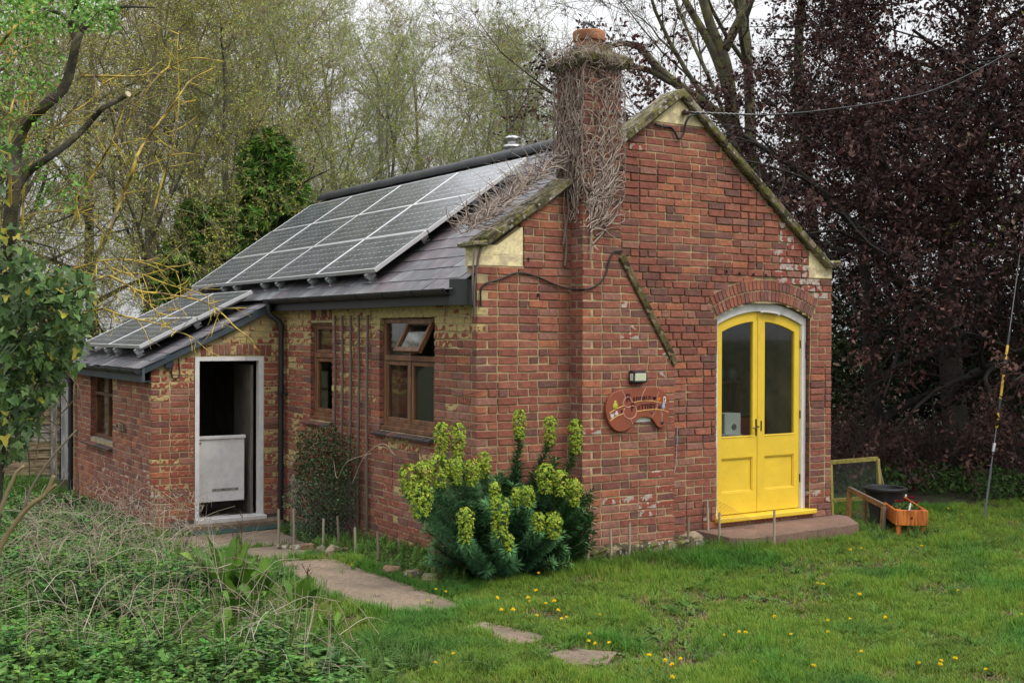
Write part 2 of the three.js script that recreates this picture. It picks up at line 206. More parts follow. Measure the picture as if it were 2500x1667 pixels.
// gable end: slopes of the coping's underside
const gl = v => (v - 2.732) / .71 + .214, gr = v => 4.463 - (v - 2.651) / .795;
const DC = 3.585, DR = 1.496, DYC = .758; // door centre, arch radius, arch centre height
const arcHalf = (v, R) => v < 2.09 ? .68 : (v - DYC < R ? Math.sqrt(Math.max(0, R * R - (v - DYC) ** 2)) : 0);
const inDoor = (u, v) => v > -.03 && Math.abs(u - DC) < .678 && (v < 2.09 || Math.hypot(u - DC, v - DYC) < DR);
{
  const w = part('gable_wall', house);
  const arch = [[2.88, -.03], [2.88, 2.1]]; for (let i = 0; i <= 16; i++) { const a = Math.PI / 2 + .478 - i / 16 * .956; arch.push([DC + (DR + .02) * Math.cos(a), DYC + (DR + .02) * Math.sin(a)]); } arch.push([4.29, 2.1], [4.29, -.03]);
  core(w, F_G, [[.03, -.6], [GW - .03, -.6], [GW - .03, 2.6], [AX, 4.28], [.03, 2.6]], [arch]);
  const bottom = -.33;
  const inside = (u, v) => u > .012 && u < GW - .012 && !inDoor(u, v) && (v < 2.53 || (u > gl(v) && u < gr(v) && !(u < .5 && v < 2.9) && !(u > 4.24 && v < 2.85) && v < 4.03)) && !(u > 1.1 && u < 1.4 && v > 0);
  mortarSkin(w, F_G, 0, GW, -.35, 4.1, inside, (u, v) => { const e = ss(.42, .66, fbm(u * 1.2 + 20, v * 2.4 + 4, 8, 4)) * (.35 + .65 * ss(2.0, 3.2, u + v * .3)); return .005 + .016 * e + .004 * fbm(u * 20, v * 20, 2, 2); }, mortarM);
  layWall(w, F_G, -3, 56, (v, k) => {
    if (v > 4.02) return []; const q = ((k % 2) + 2) % 2;
    let s = [[q ? .115 : -.0055, GW]];
    if (v > 2.53) s = [[Math.max(v < 2.885 ? .505 : 0, gl(v - .03) + .005), Math.min(v < 2.83 ? 4.235 : 9, gr(v + .03) - .005), true]];
    const br = v < 1.6 ? 2.16 : v < 2.64 ? 2.16 - (v - 1.6) / 1.04 * .68 : 1.48; s = cut(s, 1.09, Math.max(1.42, br - .12));
    // opening and the two rings of the arch
    if (v > bottom - 1) { const hw = v < 2.06 ? .68 : Math.sqrt(Math.max(0, (DR + .235) ** 2 - (v - DYC) ** 2)); const lim = v < 2.06 ? hw : v < 2.29 ? .69 + (v - 2.06) * .48 : hw; if (v > -.03 && v < DYC + DR + .235) s = cut(s, DC - lim - .004, DC + lim + .004); }
    return s;
  }, (u, v, r) => {
    const eff = fbm(u * 2.2, v * 1.5, 15, 4);
    if (u > 3.75 && v > 2.3 && v < 3.35 && eff > .36 && r() < .85) return pick(effMats, r);
    if (v < .2 && eff > .45 && r() < .6) return pick([effMats[0], brickMats[5], brickMats[6]], r);
    if (v > 3.0 && u > 2.2 && r() < .22) return pick([brickMats[3], brickMats[8]], r);
    if (v > 3.5 && u < 2.1 && r() < .6) return pick([brickMats[4], effMats[0], brickMats[5]], r);
    return usual(u, v, r);
  }, 101, 300);
  // right-hand return of the corner: plain bricks on the east side are out of sight; a plain core closes it
  const ar = part('door_arch', house);
  for (const [R0, n] of [[DR + .006, 27], [DR + .124, 29]]) for (let i = 0; i < n; i++) {
    const a = Math.PI / 2 + .478 - (i + .5) / n * .956, w2 = .956 / n * (R0 + .055) - .009;
    const o = mesh('voussoir', pick([0, 1, 2, 3].map(x => (brickGeos['v' + w2.toFixed(3) + x] ??= cbox(w2, .106, .1, .004, .002)))), a < 1.45 && rnd() < .3 ? pick([brickMats[10], brickMats[5]]) : pick([brickMats[6], brickMats[0], brickMats[1], brickMats[2], brickMats[5], brickMats[8]]), ar);
    o.position.set(DC + (R0 + .056) * Math.cos(a), DYC + (R0 + .056) * Math.sin(a), -.048 + rr(-.002, .003)); o.rotation.z = a - Math.PI / 2;
  }
  { const s = new THREE.Shape(); s.absarc(DC, DYC, DR + .24, Math.PI / 2 - .48, Math.PI / 2 + .48, false); s.absarc(DC, DYC, DR + .004, Math.PI / 2 + .48, Math.PI / 2 - .48, true); mesh('mortar', uvm(new THREE.ExtrudeGeometry(s, { depth: .08, bevelEnabled: false, curveSegments: 30 }).translate(0, 0, -.088)), mortarM, ar); }
  // stone kneelers and apex
  const stone = (pts, d = .23) => uvm(new THREE.ExtrudeGeometry(new THREE.Shape(pts.map(p => new THREE.Vector2(...p))), { depth: d - .02, bevelEnabled: true, bevelSize: .004, bevelThickness: .004, bevelSegments: 1 }).translate(0, 0, -d + .008));
  mesh('kneeler_stone', stone([[.004, 2.532], [.496, 2.532], [.496, 2.625], [.004, 2.625]]), creamStone, house).userData.label = 'pale cream lower kneeler stone under the vine covered coping';
  mesh('kneeler_stone', stone([[.004, 2.632], [.496, 2.632], [.496, 2.905], [.22, 2.715], [.004, 2.715]]), creamStone, house);
  mesh('kneeler_stone', stone([[4.245, 2.532], [4.596, 2.532], [4.596, 2.715], [4.43, 2.70], [4.245, 2.85]]), creamStone, house);
  mesh('apex_stone', stone([[2.06, 4.035], [2.72, 4.035], [2.42, 4.29], [2.36, 4.29]]), creamStone, house);
  // coping
  const cop = part('coping', house), P = [V(.06, 2.725, 0), V(.6, 3.07, 0), V(1.03, 3.36, 0), V(1.52, 3.715, 0), V(2.36, 4.33, 0)];
  const copSeg = (a, b, th = .085, jz = 0) => { const d = b.clone().sub(a), L = d.length(), g = cbox(L - .008, th, .31, .014, .008); const o = mesh('coping_stone', g, copingM, cop); o.position.copy(a.clone().add(b).multiplyScalar(.5)).add(V(0, .015, -.09 + jz)); o.rotation.z = Math.atan2(d.y, d.x); };
  for (let i = 0; i < 4; i++) if (i !== 2) copSeg(P[i], P[i + 1], .075, i === 3 ? .01 : 0);
  const Q = [V(2.365, 4.345, 0), V(2.98, 3.855, 0), V(3.52, 3.43, 0), V(4.06, 3.0, 0), V(4.50, 2.66, 0)]; for (let i = 0; i < 4; i++) copSeg(Q[i], Q[i + 1], .08, .004 * (i % 2));
  { const o = mesh('coping_stone', cbox(.2, .075, .34, .016, .008), copingM, cop); o.position.set(4.575, 2.69, -.09); o.rotation.z = .12; const q = mesh('coping_stone', cbox(.16, .06, .3, .016, .008), copingM, cop); q.position.set(-.005, 2.725, -.075); q.rotation.z = .1; }
}
const limeSide = (u, v) => ss(1.6, 2.0, v + .5 * (fbm(u * 3, v * 3, 25, 4) - .5)) ;
const WB = { u0: -1.99, u1: -.82, v0: .905, v1: 2.06 }, WS = { u0: -3.82, u1: -3.215, v0: .9, v1: 2.04 }, WL = { u0: -7.66, u1: -6.49, v0: .46, v1: 1.4 };
const hole = w => [[w.u0 - .02, w.v0 - .02], [w.u1 + .02, w.v0 - .02], [w.u1 + .02, w.v1 + .02], [w.u0 - .02, w.v1 + .02]];
const inWin = (w, u, v) => u > w.u0 - .003 && u < w.u1 + .003 && v > w.v0 - .003 && v < w.v1 + .003;
{ // side wall
  const w = part('side_wall', house);
  core(w, F_S, [[ZE, -.7], [-.03, -.7], [-.03, 2.4], [ZE, 2.4]], [hole(WB), hole(WS)]);
  const inside = (u, v) => u > LZ + .01 && u < -.012 && v < 2.4 && !inWin(WB, u, v) && !inWin(WS, u, v);
  const dep = (u, v) => .003 + .006 * fbm(u * 3 + 9, v * 6, 8, 4) + .003 * fbm(u * 20, v * 20, 2, 2);
  mortarSkin(w, F_S, LZ, 0, -.6, 1.65, inside, dep, mortarM); mortarSkin(w, F_S, LZ, 0, 1.65, 2.3, inside, dep, mortarCream);
  layWall(w, F_S, -6, 30, (v, k) => {
    const q = ((k % 2) + 2) % 2; let s = [[LZ + .01, q ? .0055 : -.115]]; const e = (W) => { if (v > W.v0 - .035 - .03 && v < W.v1 + .01) s = cut(s, W.u0, W.u1); };
    e(WB); e(WS); if (v > 2.06 && v < 2.2) s = cut(s, -2.0, -.8); if (v > 2.04 && v < 2.3) s = cut(s, -3.8, -3.2); return s;
  }, (u, v, r) => {
    const L = limeSide(u, v), under = (Math.abs(u + 1.4) < .62 && v > .62 && v < .85) || (Math.abs(u + 3.55) < .3 && v > .68 && v < .82) ? .75 : 0;
    const strip = u < -4.1 ? .6 : u < -2.1 && u > -3.2 && v > 1.2 ? .35 : .06; if (v > 1.98 && r() < .8) return pick([creamBrick, creamBrick, limeMats[1]], r); if (v > .6 && v < 1.75 && u < -2.1 && r() < .36) return pick(lightLime, r); if (r() < .18) return pick([brickMats[6], brickMats[2], lightLime[0]], r);
    if (r() < Math.max(L * .98, under, strip * ss(.2, .5, fbm(u * 4, v * 3, 27, 3)) * (v > .3 ? 1 : .3))) return pick(limeMats, r);
    if (v < .45 && fbm(u * 2, v * 3, 29, 3) > .4 && r() < .7) return pick([effMats[0], brickMats[5], brickMats[6]], r);
    return usual(u, v, r);
  }, 202, 300);
  // rendered lintels above the two windows
  const lint = (u0, u1, v0, v1) => { const o = mesh('lintel', cbox(u1 - u0, v1 - v0, .1, .005, .003), mat([1, 1, 1], .95, { map: rep(patchTex(151, [.50, .44, .30], cream, .42, 5), 2), bumpMap: G4, bumpScale: .006 }), w); o.position.set(.047, (v0 + v1) / 2, (u0 + u1) / 2); o.rotation.y = -Math.PI / 2; };
  lint(-2.02, -.78, 2.065, 2.215);
  for (let i = 0; i < 8; i++) { const o = mesh('soldier_brick', brickGeos.sold1 ??= cbox(.064, .17, .1, .004, .002), pick([limeMats[0], brickMats[1], sootMats[0], limeMats[2]]), w); o.position.set(.048, 2.14, -3.78 + i * .0745); o.rotation.y = -Math.PI / 2; }
}
const barge = x => 2.281 + .493 * (x + .184); // top line of the lean-to verge
{ // lean-to front wall with the stable door
  const w = part('lean_to_front_wall', house), d0 = -1.085, d1 = -.225;
  core(w, F_LF, [[LX + .03, -.8], [.0, -.8], [.0, 2.2], [LX + .03, 1.47]], [[[d0 - .02, -.34], [d1 + .02, -.34], [d1 + .02, 1.64], [d0 - .02, 1.64]]]);
  const top = u => barge(u) - .13, inside = (u, v) => u > LX + .01 && u < 0 && v < top(u) + .1 && !(u > d0 && u < d1 && v < 1.62 && v > -.34);
  const dep = (u, v) => .003 + .006 * fbm(u * 3 + 9, v * 6, 8, 4) + .003 * fbm(u * 20, v * 20, 2, 2);
  mortarSkin(w, F_LF, LX, 0, -.8, 1.2, inside, dep, mortarM); mortarSkin(w, F_LF, LX, 0, 1.2, 2.3, inside, dep, mortarCream);
  layWall(w, F_LF, -9, 30, (v, k) => {
    const q = ((k % 2) + 2) % 2; let s = [[q ? LX + .115 : LX - .0055, -.01]]; const t = (v + .06 - 2.281 + .13) / .493 - .184; if (v > 1.44) s = [[Math.max(LX + .02, t), -.01]];
    if (v > -.36 && v < 1.62) s = cut(s, d0, d1); else if (v >= 1.62 && v < 1.77) s = cut(s, -1.02, -.13); return s;
  }, (u, v, r) => {
    const L = ss(1.15, 1.6, v + .5 * (fbm(u * 3, v * 3, 35, 4) - .5)) * .95, edge = u > -.2 ? .5 : .1; if (v > 1.6 && r() < .75) return pick([creamBrick, limeMats[1]], r); if (r() < .42) return pick([lightLime[0], lightLime[1], lightLime[1], brickMats[6], limeMats[2]], r);
    if (r() < Math.max(L, edge * (v > .2 ? 1 : .2), .1 * ss(.2, .6, v))) return pick(limeMats, r);
    if (v < .1 && r() < .5) return pick([effMats[0], brickMats[5], brickMats[6]], r);
    return usual(u, v, r);
  }, 303, 240);
  for (let i = 0; i < 12; i++) { const o = mesh('soldier_brick', brickGeos.sold2 ??= cbox(.064, .128, .1, .004, .002), pick([brickMats[0], brickMats[2], limeMats[0], limeMats[2], brickMats[6], brickMats[1]]), w); o.position.set(-1.02 + .037 + i * .0745, 1.69 + .012 * Math.sin(i / 11 * 3.14), LZ - .048); o.rotation.z = (5.5 - i) * .012; }
}
{ // lean-to side wall
  const w = part('lean_to_side_wall', house);
  core(w, F_LS, [[ZE, -.9], [LZ - .03, -.9], [LZ - .03, 1.45], [ZE, 1.45]], [hole(WL)]);
  const inside = (u, v) => u > ZE && u < LZ - .012 && v < 1.42 && !inWin(WL, u, v);
  mortarSkin(w, F_LS, ZE, LZ, -.8, 1.43, inside, (u, v) => .003 + .006 * fbm(u * 3 + 9, v * 6, 8, 4) + .003 * fbm(u * 20, v * 20, 2, 2), mortarM);
  layWall(w, F_LS, -9, 19, (v, k) => { const q = ((k % 2) + 2) % 2; let s = [[ZE, q ? LZ + .0055 : LZ - .115]]; if (v > WL.v0 - .06 && v < WL.v1 + .02) s = cut(s, WL.u0, WL.u1); return s; },
    (u, v, r) => { if (v < .3 && u > -7 && fbm(u * 1.5, v * 2, 39, 3) > .42 && r() < .75) return pick([effMats[0], effMats[0], brickMats[6], brickMats[5]], r); if (v < .15 && u < -7.4 && r() < .7) return pick([brickMats[3], brickMats[8]], r); if (v > 1.15 && r() < .35) return pick([limeMats[2], brickMats[5]], r); if (r() < .25) return pick([brickMats[6], brickMats[2], lightLime[0]], r); return usual(u, v, r); }, 404, 300);
  const vt = mesh('air_vent', new THREE.ExtrudeGeometry((() => { const s = new THREE.Shape([[-.17, -.045], [.17, -.045], [.17, .045], [-.17, .045]].map(p => new THREE.Vector2(...p))); s.holes.push(new THREE.Path([[-.145, -.025], [.145, -.025], [.145, .022], [-.145, .022]].map(p => new THREE.Vector2(...p)))); return s; })(), { depth: .02, bevelEnabled: false }), oldWood, w);
  vt.position.set(LX - .022, .725, -5.98); vt.rotation.y = -Math.PI / 2; vt.rotation.z = 0;
}
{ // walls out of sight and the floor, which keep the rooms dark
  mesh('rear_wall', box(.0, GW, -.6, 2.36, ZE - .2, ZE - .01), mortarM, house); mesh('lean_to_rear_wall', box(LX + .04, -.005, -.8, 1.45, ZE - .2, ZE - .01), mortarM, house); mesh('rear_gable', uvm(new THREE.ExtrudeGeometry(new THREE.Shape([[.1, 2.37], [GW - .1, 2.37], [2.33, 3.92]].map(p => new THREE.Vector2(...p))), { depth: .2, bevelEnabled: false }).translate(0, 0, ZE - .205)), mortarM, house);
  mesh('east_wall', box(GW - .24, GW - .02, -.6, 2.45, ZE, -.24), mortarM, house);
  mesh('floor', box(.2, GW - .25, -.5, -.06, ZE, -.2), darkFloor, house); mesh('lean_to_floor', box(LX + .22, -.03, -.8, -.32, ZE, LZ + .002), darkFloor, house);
  { const db = mat([.11, .085, .065], .9, { map: rep(mott, 2) }), iw = part('added_dark_lining', house); mesh('added_dark_board', box(-.05, -.035, -.3, 1.9, ZE + .05, LZ - .26), db, iw); mesh('added_dark_board', box(LX + .25, LX + .265, -.3, .4, ZE + .05, LZ - .26), db, iw); mesh('added_dark_board', box(LX + .27, -.06, -.3, 1.5, -7.2, -7.18), db, iw); }  // invented dark boards, added so the room behind the doorway looks dark
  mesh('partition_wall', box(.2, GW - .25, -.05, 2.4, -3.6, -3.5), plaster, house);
}
{ // chimney: breast, shoulder, stack, cap and pot
  const w = part('chimney', house), f = { p: [0, 0, BR], ry: 0, gap: .0145 }, fl = { p: [1.03, 0, 0], ry: -Math.PI / 2 };
  const outl = [[1.06, -.4], [2.13, -.4], [2.13, 1.62], [1.45, 2.62], [1.45, 4.45], [1.06, 4.45]];
  core(w, f, outl, [], .17, -.036, mortarM, 'chimney_core'); mesh('chimney_core', box(1.065, 1.445, 2.6, 4.46, -.205, .02), mortarM, w);
  const right = v => v < 1.6 ? 2.16 : v < 2.64 ? 2.16 - (v - 1.6) / 1.04 * .68 : 1.48;
  mortarSkin(w, f, 1.03, 2.16, -.4, 4.45, (u, v) => u > 1.042 && u < right(v) - .02, (u, v) => .0025 + .003 * fbm(u * 3, v * 6, 8, 4) + .003 * fbm(u * 20, v * 20, 2, 2), mortarM);
  mortarSkin(w, fl, -.24, .214, -.4, 4.45, (u, v) => u < .2 && (u > 0 || v > 3.0), () => .005, mortarGrey);
  layWall(w, f, -3, 60, (v, k) => { const q = ((k % 2) + 2) % 2; if (v > 4.44) return []; return [[q ? 1.145 : 1.0245, right(v + (v > 1.6 && v < 2.66 ? .03 : 0))]]; },
    (u, v, r) => { const e = fbm(u * 2.5, v * 2, 45, 4); if (v > 3.2 && r() < .45) return pick([sootMats[0], brickMats[4], brickMats[3], brickMats[10]], r); if (v < .35 && e > .45 && r() < .55) return pick([effMats[0], brickMats[6], brickMats[2]], r); if (e > .62 && r() < .3) return effMats[0]; return usual(u, v, r); }, 505, 300);
  layWall(w, fl, -3, 60, (v, k) => { const q = ((k % 2) + 2) % 2; if (v > 4.44) return []; return [[v > 3.05 ? -.24 : .004, q ? .2195 : .105, true]]; }, (u, v, r) => v > 2.8 && r() < .6 ? pick([sootMats[0], brickMats[4], brickMats[5]], r) : usual(u, v, r), 506, 0, 'flank_brick');
  layWall(w, { p: [1.48, 0, 0], ry: Math.PI / 2 }, 36, 60, (v, k) => v > 4.44 ? [] : [[-.205, .24, true]], usual, 507, 0, 'east_brick');
  { const d = V(.68, -1.03, 0).normalize(), a = V(1.475, 2.665, 0), b = V(2.175, 1.62, 0), o = mesh('shoulder_coping', cbox(a.distanceTo(b), .085, .27, .01, .006), mat([.52, .45, .28], .95, { map: rep(stoneTex, 2), bumpMap: G4, bumpScale: .01 }), w); o.position.copy(a.clone().add(b).multiplyScalar(.5)).add(V(-.012, -.008, .105)); o.rotation.z = Math.atan2(d.y, d.x); }
  const prof = [[0, 4.43], [.035, 4.44], [.075, 4.475], [.08, 4.53], [.05, 4.55], [-.06, 4.6], [-.1, 4.66]]; // overhang, height
  const cap = new Soup(), c0 = [1, 1, 1]; const ring = prof.map(([o, y]) => [[1.03 - o, BR + o], [1.48 + o, BR + o], [1.48 + o, -.24 - o], [1.03 - o, -.24 - o]].map(([x, z]) => V(x, y, z)));
  const gs = []; for (let i = 0; i < prof.length - 1; i++) for (let j = 0; j < 4; j++) { const a = ring[i][j], b = ring[i][(j + 1) % 4], c = ring[i + 1][(j + 1) % 4], d = ring[i + 1][j], g = new THREE.BufferGeometry(); g.setAttribute('position', new THREE.Float32BufferAttribute([a, b, c, a, c, d].flatMap(p => p.toArray()), 3)); g.computeVertexNormals(); g.setAttribute('uv', new THREE.Float32BufferAttribute([a, b, c, a, c, d].flatMap(p => [p.x + p.z, p.y]), 2)); gs.push(g); }
  gs.push((() => { const r = ring.at(-1), g = new THREE.BufferGeometry(); g.setAttribute('position', new THREE.Float32BufferAttribute([r[0], r[1], r[2], r[0], r[2], r[3]].flatMap(p => p.toArray()), 3)); g.computeVertexNormals(); g.setAttribute('uv', new THREE.Float32BufferAttribute([0, 0, 1, 0, 1, 1, 0, 0, 1, 1, 0, 1], 2)); return g; })());
  mesh('chimney_cap', mergeGeometries(gs), copingM, w);
  const pot = new THREE.LatheGeometry([[.10, 4.5], [.125, 4.62], [.13, 4.70], [.128, 4.715], [.156, 4.72], [.158, 4.80], [.15, 4.812], [.12, 4.812], [.11, 4.72], [.10, 4.5]].map(p => new THREE.Vector2(...p)), 28).translate(1.25, 0, -.01);
  mesh('chimney_pot', pot, mat([.46, .20, .10], .85, { map: rep(mott, 2, 1), bumpMap: G4, bumpScale: .004 }), w);
  const ct = new Soup(); ct.tube(smooth([V(1.2, 4.8, -.02), V(1.18, 4.86, 0), V(1.25, 4.9, -.03), V(1.33, 4.86, -.02), V(1.3, 4.8, 0)], 12), .012, .012, 5, [.05, .055, .06]); mesh('pot_cowl_wire', ct.geo(), twigM, w);
}
{ // footing stones under the breast and gable
  const w = part('footing', house); for (let i = 0; i < 13; i++) { const o = mesh('footing_stone', cbox(rr(.1, .2), rr(.09, .14), .16, .02, .02), copingM, w); o.position.set(1.05 + i * .112, -.19 + rr(-.02, .02), BR + .0 + rr(0, .05)); o.rotation.y = rr(-.15, .15); }
  for (let i = 0; i < 6; i++) { const o = mesh('footing_stone', cbox(rr(.12, .2), rr(.1, .18), .16, .02, .02), pick([copingM, mortarGrey]), w); o.position.set(2.25 + i * .12, -.2 + rr(-.03, .03), .02 + rr(0, .04)); o.rotation.y = rr(-.2, .2); }
}

// ------------------------------------------------------------------ roofs
const TH = Math.atan(.694), TL = Math.atan(.493);
const roofY = x => 2.446 + .694 * x, leanY = x => 2.352 + .493 * x;
function slates(parent, o) {
  const r = rng(o.seed), all = [], c = Math.cos(o.th), s = Math.sin(o.th), geos = [0, 1, 2, 3, 4, 5].map(() => cbox(.33, .0075, o.w - .006, .0015, .003, r));
  for (let k = 0; k < o.n; k++) for (let z = o.z0 - (k % 2 ? o.w / 2 : 0) + .001, i = 0; z > o.z1; z -= o.w, i++) {
    const sl = k * o.e + rr(-.005, .005, r), lift = .011, x = o.x0 + (sl + .165) * c, y = o.y0 + (sl + .165) * s, zc = z - o.w / 2;
    if (o.skip && o.skip(x, zc)) continue;
    const tilt = -.030 + rr(-.006, .006, r), M = new THREE.Matrix4().makeRotationFromEuler(new THREE.Euler(rr(-.006, .006, r), rr(-.012, .012, r), o.th + tilt, 'ZYX')).setPosition(x - s * lift, y + c * lift, Math.max(zc, o.z1 + .02));
    const hidden = o.hide && o.hide(x, zc) ? 0 : 1, slip = r() < .03 ? rr(.01, .035, r) : 0;
    M.elements[12] -= c * slip; M.elements[13] -= s * slip;
    all.push({ M, g: pick(geos, r), m: r() < .07 ? slateM[5] : r() < .16 ? slateM[3] : pick([slateM[0], slateM[1], slateM[2], slateM[4]], r), s: hidden / V(x, y, zc).distanceToSquared(EYE) });
  }
  all.sort((a, b) => b.s - a.s); const rest = new Map();
  all.forEach((b, i) => { if (i < o.most && b.s > 0) mesh('slate', b.g, b.m, parent).applyMatrix4(b.M); else { if (!rest.has(b.m)) rest.set(b.m, []); rest.get(b.m).push(b.g.clone().applyMatrix4(b.M)); } });
  const ms = [...rest.keys()]; stuff(mesh('slates', mergeGeometries(ms.map(m => mergeGeometries(rest.get(m))), true), ms, parent));
}
{
  const roof = part('main_roof', house), hideP = (x, z) => z < -2.05 && z > -7.9 && x > -.05 && x < 1.65;
  const slab = (pts, z0, z1, m, name) => mesh(name, uvm(new THREE.ExtrudeGeometry(new THREE.Shape(pts.map(p => new THREE.Vector2(...p))), { depth: z0 - z1, bevelEnabled: false }).translate(0, 0, z1)), m, roof);
  slab([[-.13, roofY(-.13) - .03], [2.33, roofY(2.33) - .03], [4.75, roofY(2.33) - .03 - 2.42 * .72], [4.75, roofY(2.33) - .08 - 2.42 * .72], [2.33, roofY(2.33) - .09], [-.13, roofY(-.13) - .075]], -.15, ZE - .1, blackPlastic, 'roof_deck');
  slates(roof, { seed: 11, th: TH, x0: -.20, y0: roofY(-.20) - .012, e: .207, n: 15, w: .30, z0: -.09, z1: ZE - .12, most: 190, hide: hideP, skip: (x, z) => x > 2.33 || (x > 1.0 && x < 1.5 && z > -.24) });
  mesh('rear_slope', uvm(beamGeo(V(2.33, roofY(2.33) + .01, -4.4), V(4.8, roofY(2.33) - 2.47 * .72 + .01, -4.4), 8.6, .02)), slateM[0], roof);
  for (let i = 0; i < 19; i++) { const s = new THREE.Shape(); s.absarc(0, 0, .105, -.25, Math.PI + .25, false); s.absarc(0, 0, .09, Math.PI + .25, -.25, true); const g = (brickGeos.ridge ??= uvm(new THREE.ExtrudeGeometry(s, { depth: .447, bevelEnabled: false, curveSegments: 10 }))); const o = mesh('ridge_tile', g, blackTile, roof); o.position.set(2.33, roofY(2.33) + .0 + rr(-.003, .003), -.26 - .45 * (i + 1)); o.rotation.y = rr(-.006, .006); o.rotation.x = .006 * (i % 2 ? 1 : -1); }
  const lean = part('lean_to_roof', house), hideL = (x, z) => z < -5.3 && z > -7.9 && x > -1.55 && x < -.3;
  const dl = uvm(new THREE.ExtrudeGeometry(new THREE.Shape([[-1.66, leanY(-1.66) - .03], [.0, leanY(0) - .03], [.0, leanY(0) - .08], [-1.66, leanY(-1.66) - .075]].map(p => new THREE.Vector2(...p))), { depth: LZ + .03 - ZE + .1, bevelEnabled: false }).translate(0, 0, ZE - .1)); mesh('roof_deck', dl, blackPlastic, lean);
  slates(lean, { seed: 12, th: TL, x0: -1.76, y0: leanY(-1.76) - .012, e: .2, n: 9, w: .26, z0: LZ + .09, z1: ZE - .12, most: 100, hide: hideL, skip: (x) => x > -.08 });
  // flue terminal behind the ridge
  const fl = mesh('flue_terminal', new THREE.LatheGeometry([[.0, .33], [.05, .325], [.1, .3], [.105, .275], [.06, .27], [.06, .21], [.115, .205], [.115, .16], [.07, .15], [.07, .11], [.125, .1], [.125, .07], [.08, .06], [.08, -.3]].map(p => new THREE.Vector2(...p)), 24), steel, house); fl.position.set(2.55, 4.07, -3.42);
  // gutters, fascias, boards
  const gut = (x, y, z0, z1, parent) => { const s = new THREE.Shape(); s.absarc(0, 0, .058, Math.PI, 0, false); s.lineTo(.05, 0); s.absarc(0, 0, .05, 0, Math.PI, true); const g = uvm(new THREE.ExtrudeGeometry(s, { depth: z0 - z1, bevelEnabled: false, curveSegments: 12 }).translate(x, y, z1)); const o = mesh('gutter', g, blackPlastic, parent); for (let z = z0 - .03; z > z1; z -= .62) { const b = new THREE.Shape(); b.absarc(0, 0, .064, Math.PI, 0, false); b.absarc(0, 0, .0585, 0, Math.PI, true); const q = mesh('gutter_clip', new THREE.ExtrudeGeometry(b, { depth: .045, bevelEnabled: false, curveSegments: 10 }), blackPlastic, o); q.position.set(x, y, z - .045); } return o; };
  gut(-.205, 2.315, -.15, LZ + .04, house); gut(-1.77, 1.475, LZ + .05, ZE - .12, house);
  mesh('fascia', box(-.145, -.12, 2.17, 2.34, LZ + .06, -.03), blackPlastic, house); mesh('soffit', box(-.1195, -.002, 2.172, 2.19, LZ + .06, -.03), blackPlastic, house);
  mesh('fascia_end', box(-.20, -.001, 2.165, 2.40, -.165, -.028), blackPlastic, house);
  mesh('lean_to_fascia', box(-1.715, -1.69, 1.325, 1.465, ZE - .1, LZ + .04), darkPaint, house); mesh('lean_to_soffit', box(-1.6895, LX - .002, 1.33, 1.345, ZE - .1, LZ + .03), darkPaint, house);
  { const s = new THREE.Shape([[-1.72, barge(-1.72) - .105], [-.12, barge(-.12) - .125], [-.12, barge(-.12) - .012], [-1.72, barge(-1.72) - .012]].map(p => new THREE.Vector2(...p))); mesh('bargeboard', uvm(new THREE.ExtrudeGeometry(s, { depth: .028, bevelEnabled: true, bevelSize: .003, bevelThickness: .003, bevelSegments: 1 }).translate(0, 0, LZ + .035)), mat([.055, .078, .10], .5, { map: rep(mott, .7) }), house); mesh('bargeboard_end', box(-1.728, -1.70, 1.335, 1.50, LZ + .03, LZ + .075), mat([.06, .085, .11], .5), house); }
  // rainwater pipes
  const pipe = (pts, name) => { const s = new Soup(); s.tube(pts, .034, .034, 12, [1, 1, 1]); const o = mesh(name, s.geo(), blackPlastic, house); return o; };
  const sock = (o, x, z, y) => mesh('pipe_socket', new THREE.CylinderGeometry(.042, .042, .07, 16).translate(x, y, z), blackPlastic, o);
  let p = pipe([V(-.205, 2.28, -4.62), V(-.205, 2.17, -4.62), V(-.19, 2.12, -4.61), V(-.1, 2.05, -4.57), V(-.075, 2.01, -4.56), V(-.072, 1.9, -4.56), V(-.072, -.48, -4.56)], 'downpipe'); for (const y of [1.98, 1.22, .27]) sock(p, -.072, -4.56, y);
  mesh('pipe_bracket', box(-.11, -.005, 1.15, 1.17, -4.62, -4.49), blackPlastic, p);
  p = pipe([V(-1.77, 1.44, -8.62), V(-1.77, 1.36, -8.62), V(-1.74, 1.3, -8.58), V(-1.68, 1.2, -8.5), V(-1.68, 1.1, -8.5), V(-1.68, -.7, -8.5)], 'downpipe'); for (const y of [1.18, .3]) sock(p, -1.68, -8.5, y);
}
// ------------------------------------------------------------------ windows
const bar = (p, name, u0, u1, v0, v1, n0, n1, m) => mesh(name, (() => { const g = cbox(u1 - u0, v1 - v0, n1 - n0, .004, 0); return g.translate((u0 + u1) / 2, (v0 + v1) / 2, (n0 + n1) / 2); })(), m, p);
function frameRect(p, name, u0, u1, v0, v1, w, n0, n1, m) { bar(p, name, u0, u1, v0, v0 + w, n0, n1, m); bar(p, name, u0, u1, v1 - w, v1, n0, n1, m); bar(p, name, u0, u0 + w, v0 + w, v1 - w, n0 + .001, n1 - .001, m); bar(p, name, u1 - w, u1, v0 + w, v1 - w, n0 + .001, n1 - .001, m); }
const pane = (p, u0, u1, v0, v1, n) => mesh('pane', box(u0, u1, v0, v1, n - .002, n + .002), glassM, p);
function win(name, F) { const p = part(name, house); p.position.set(...F.p); p.rotation.y = F.ry; return p; }
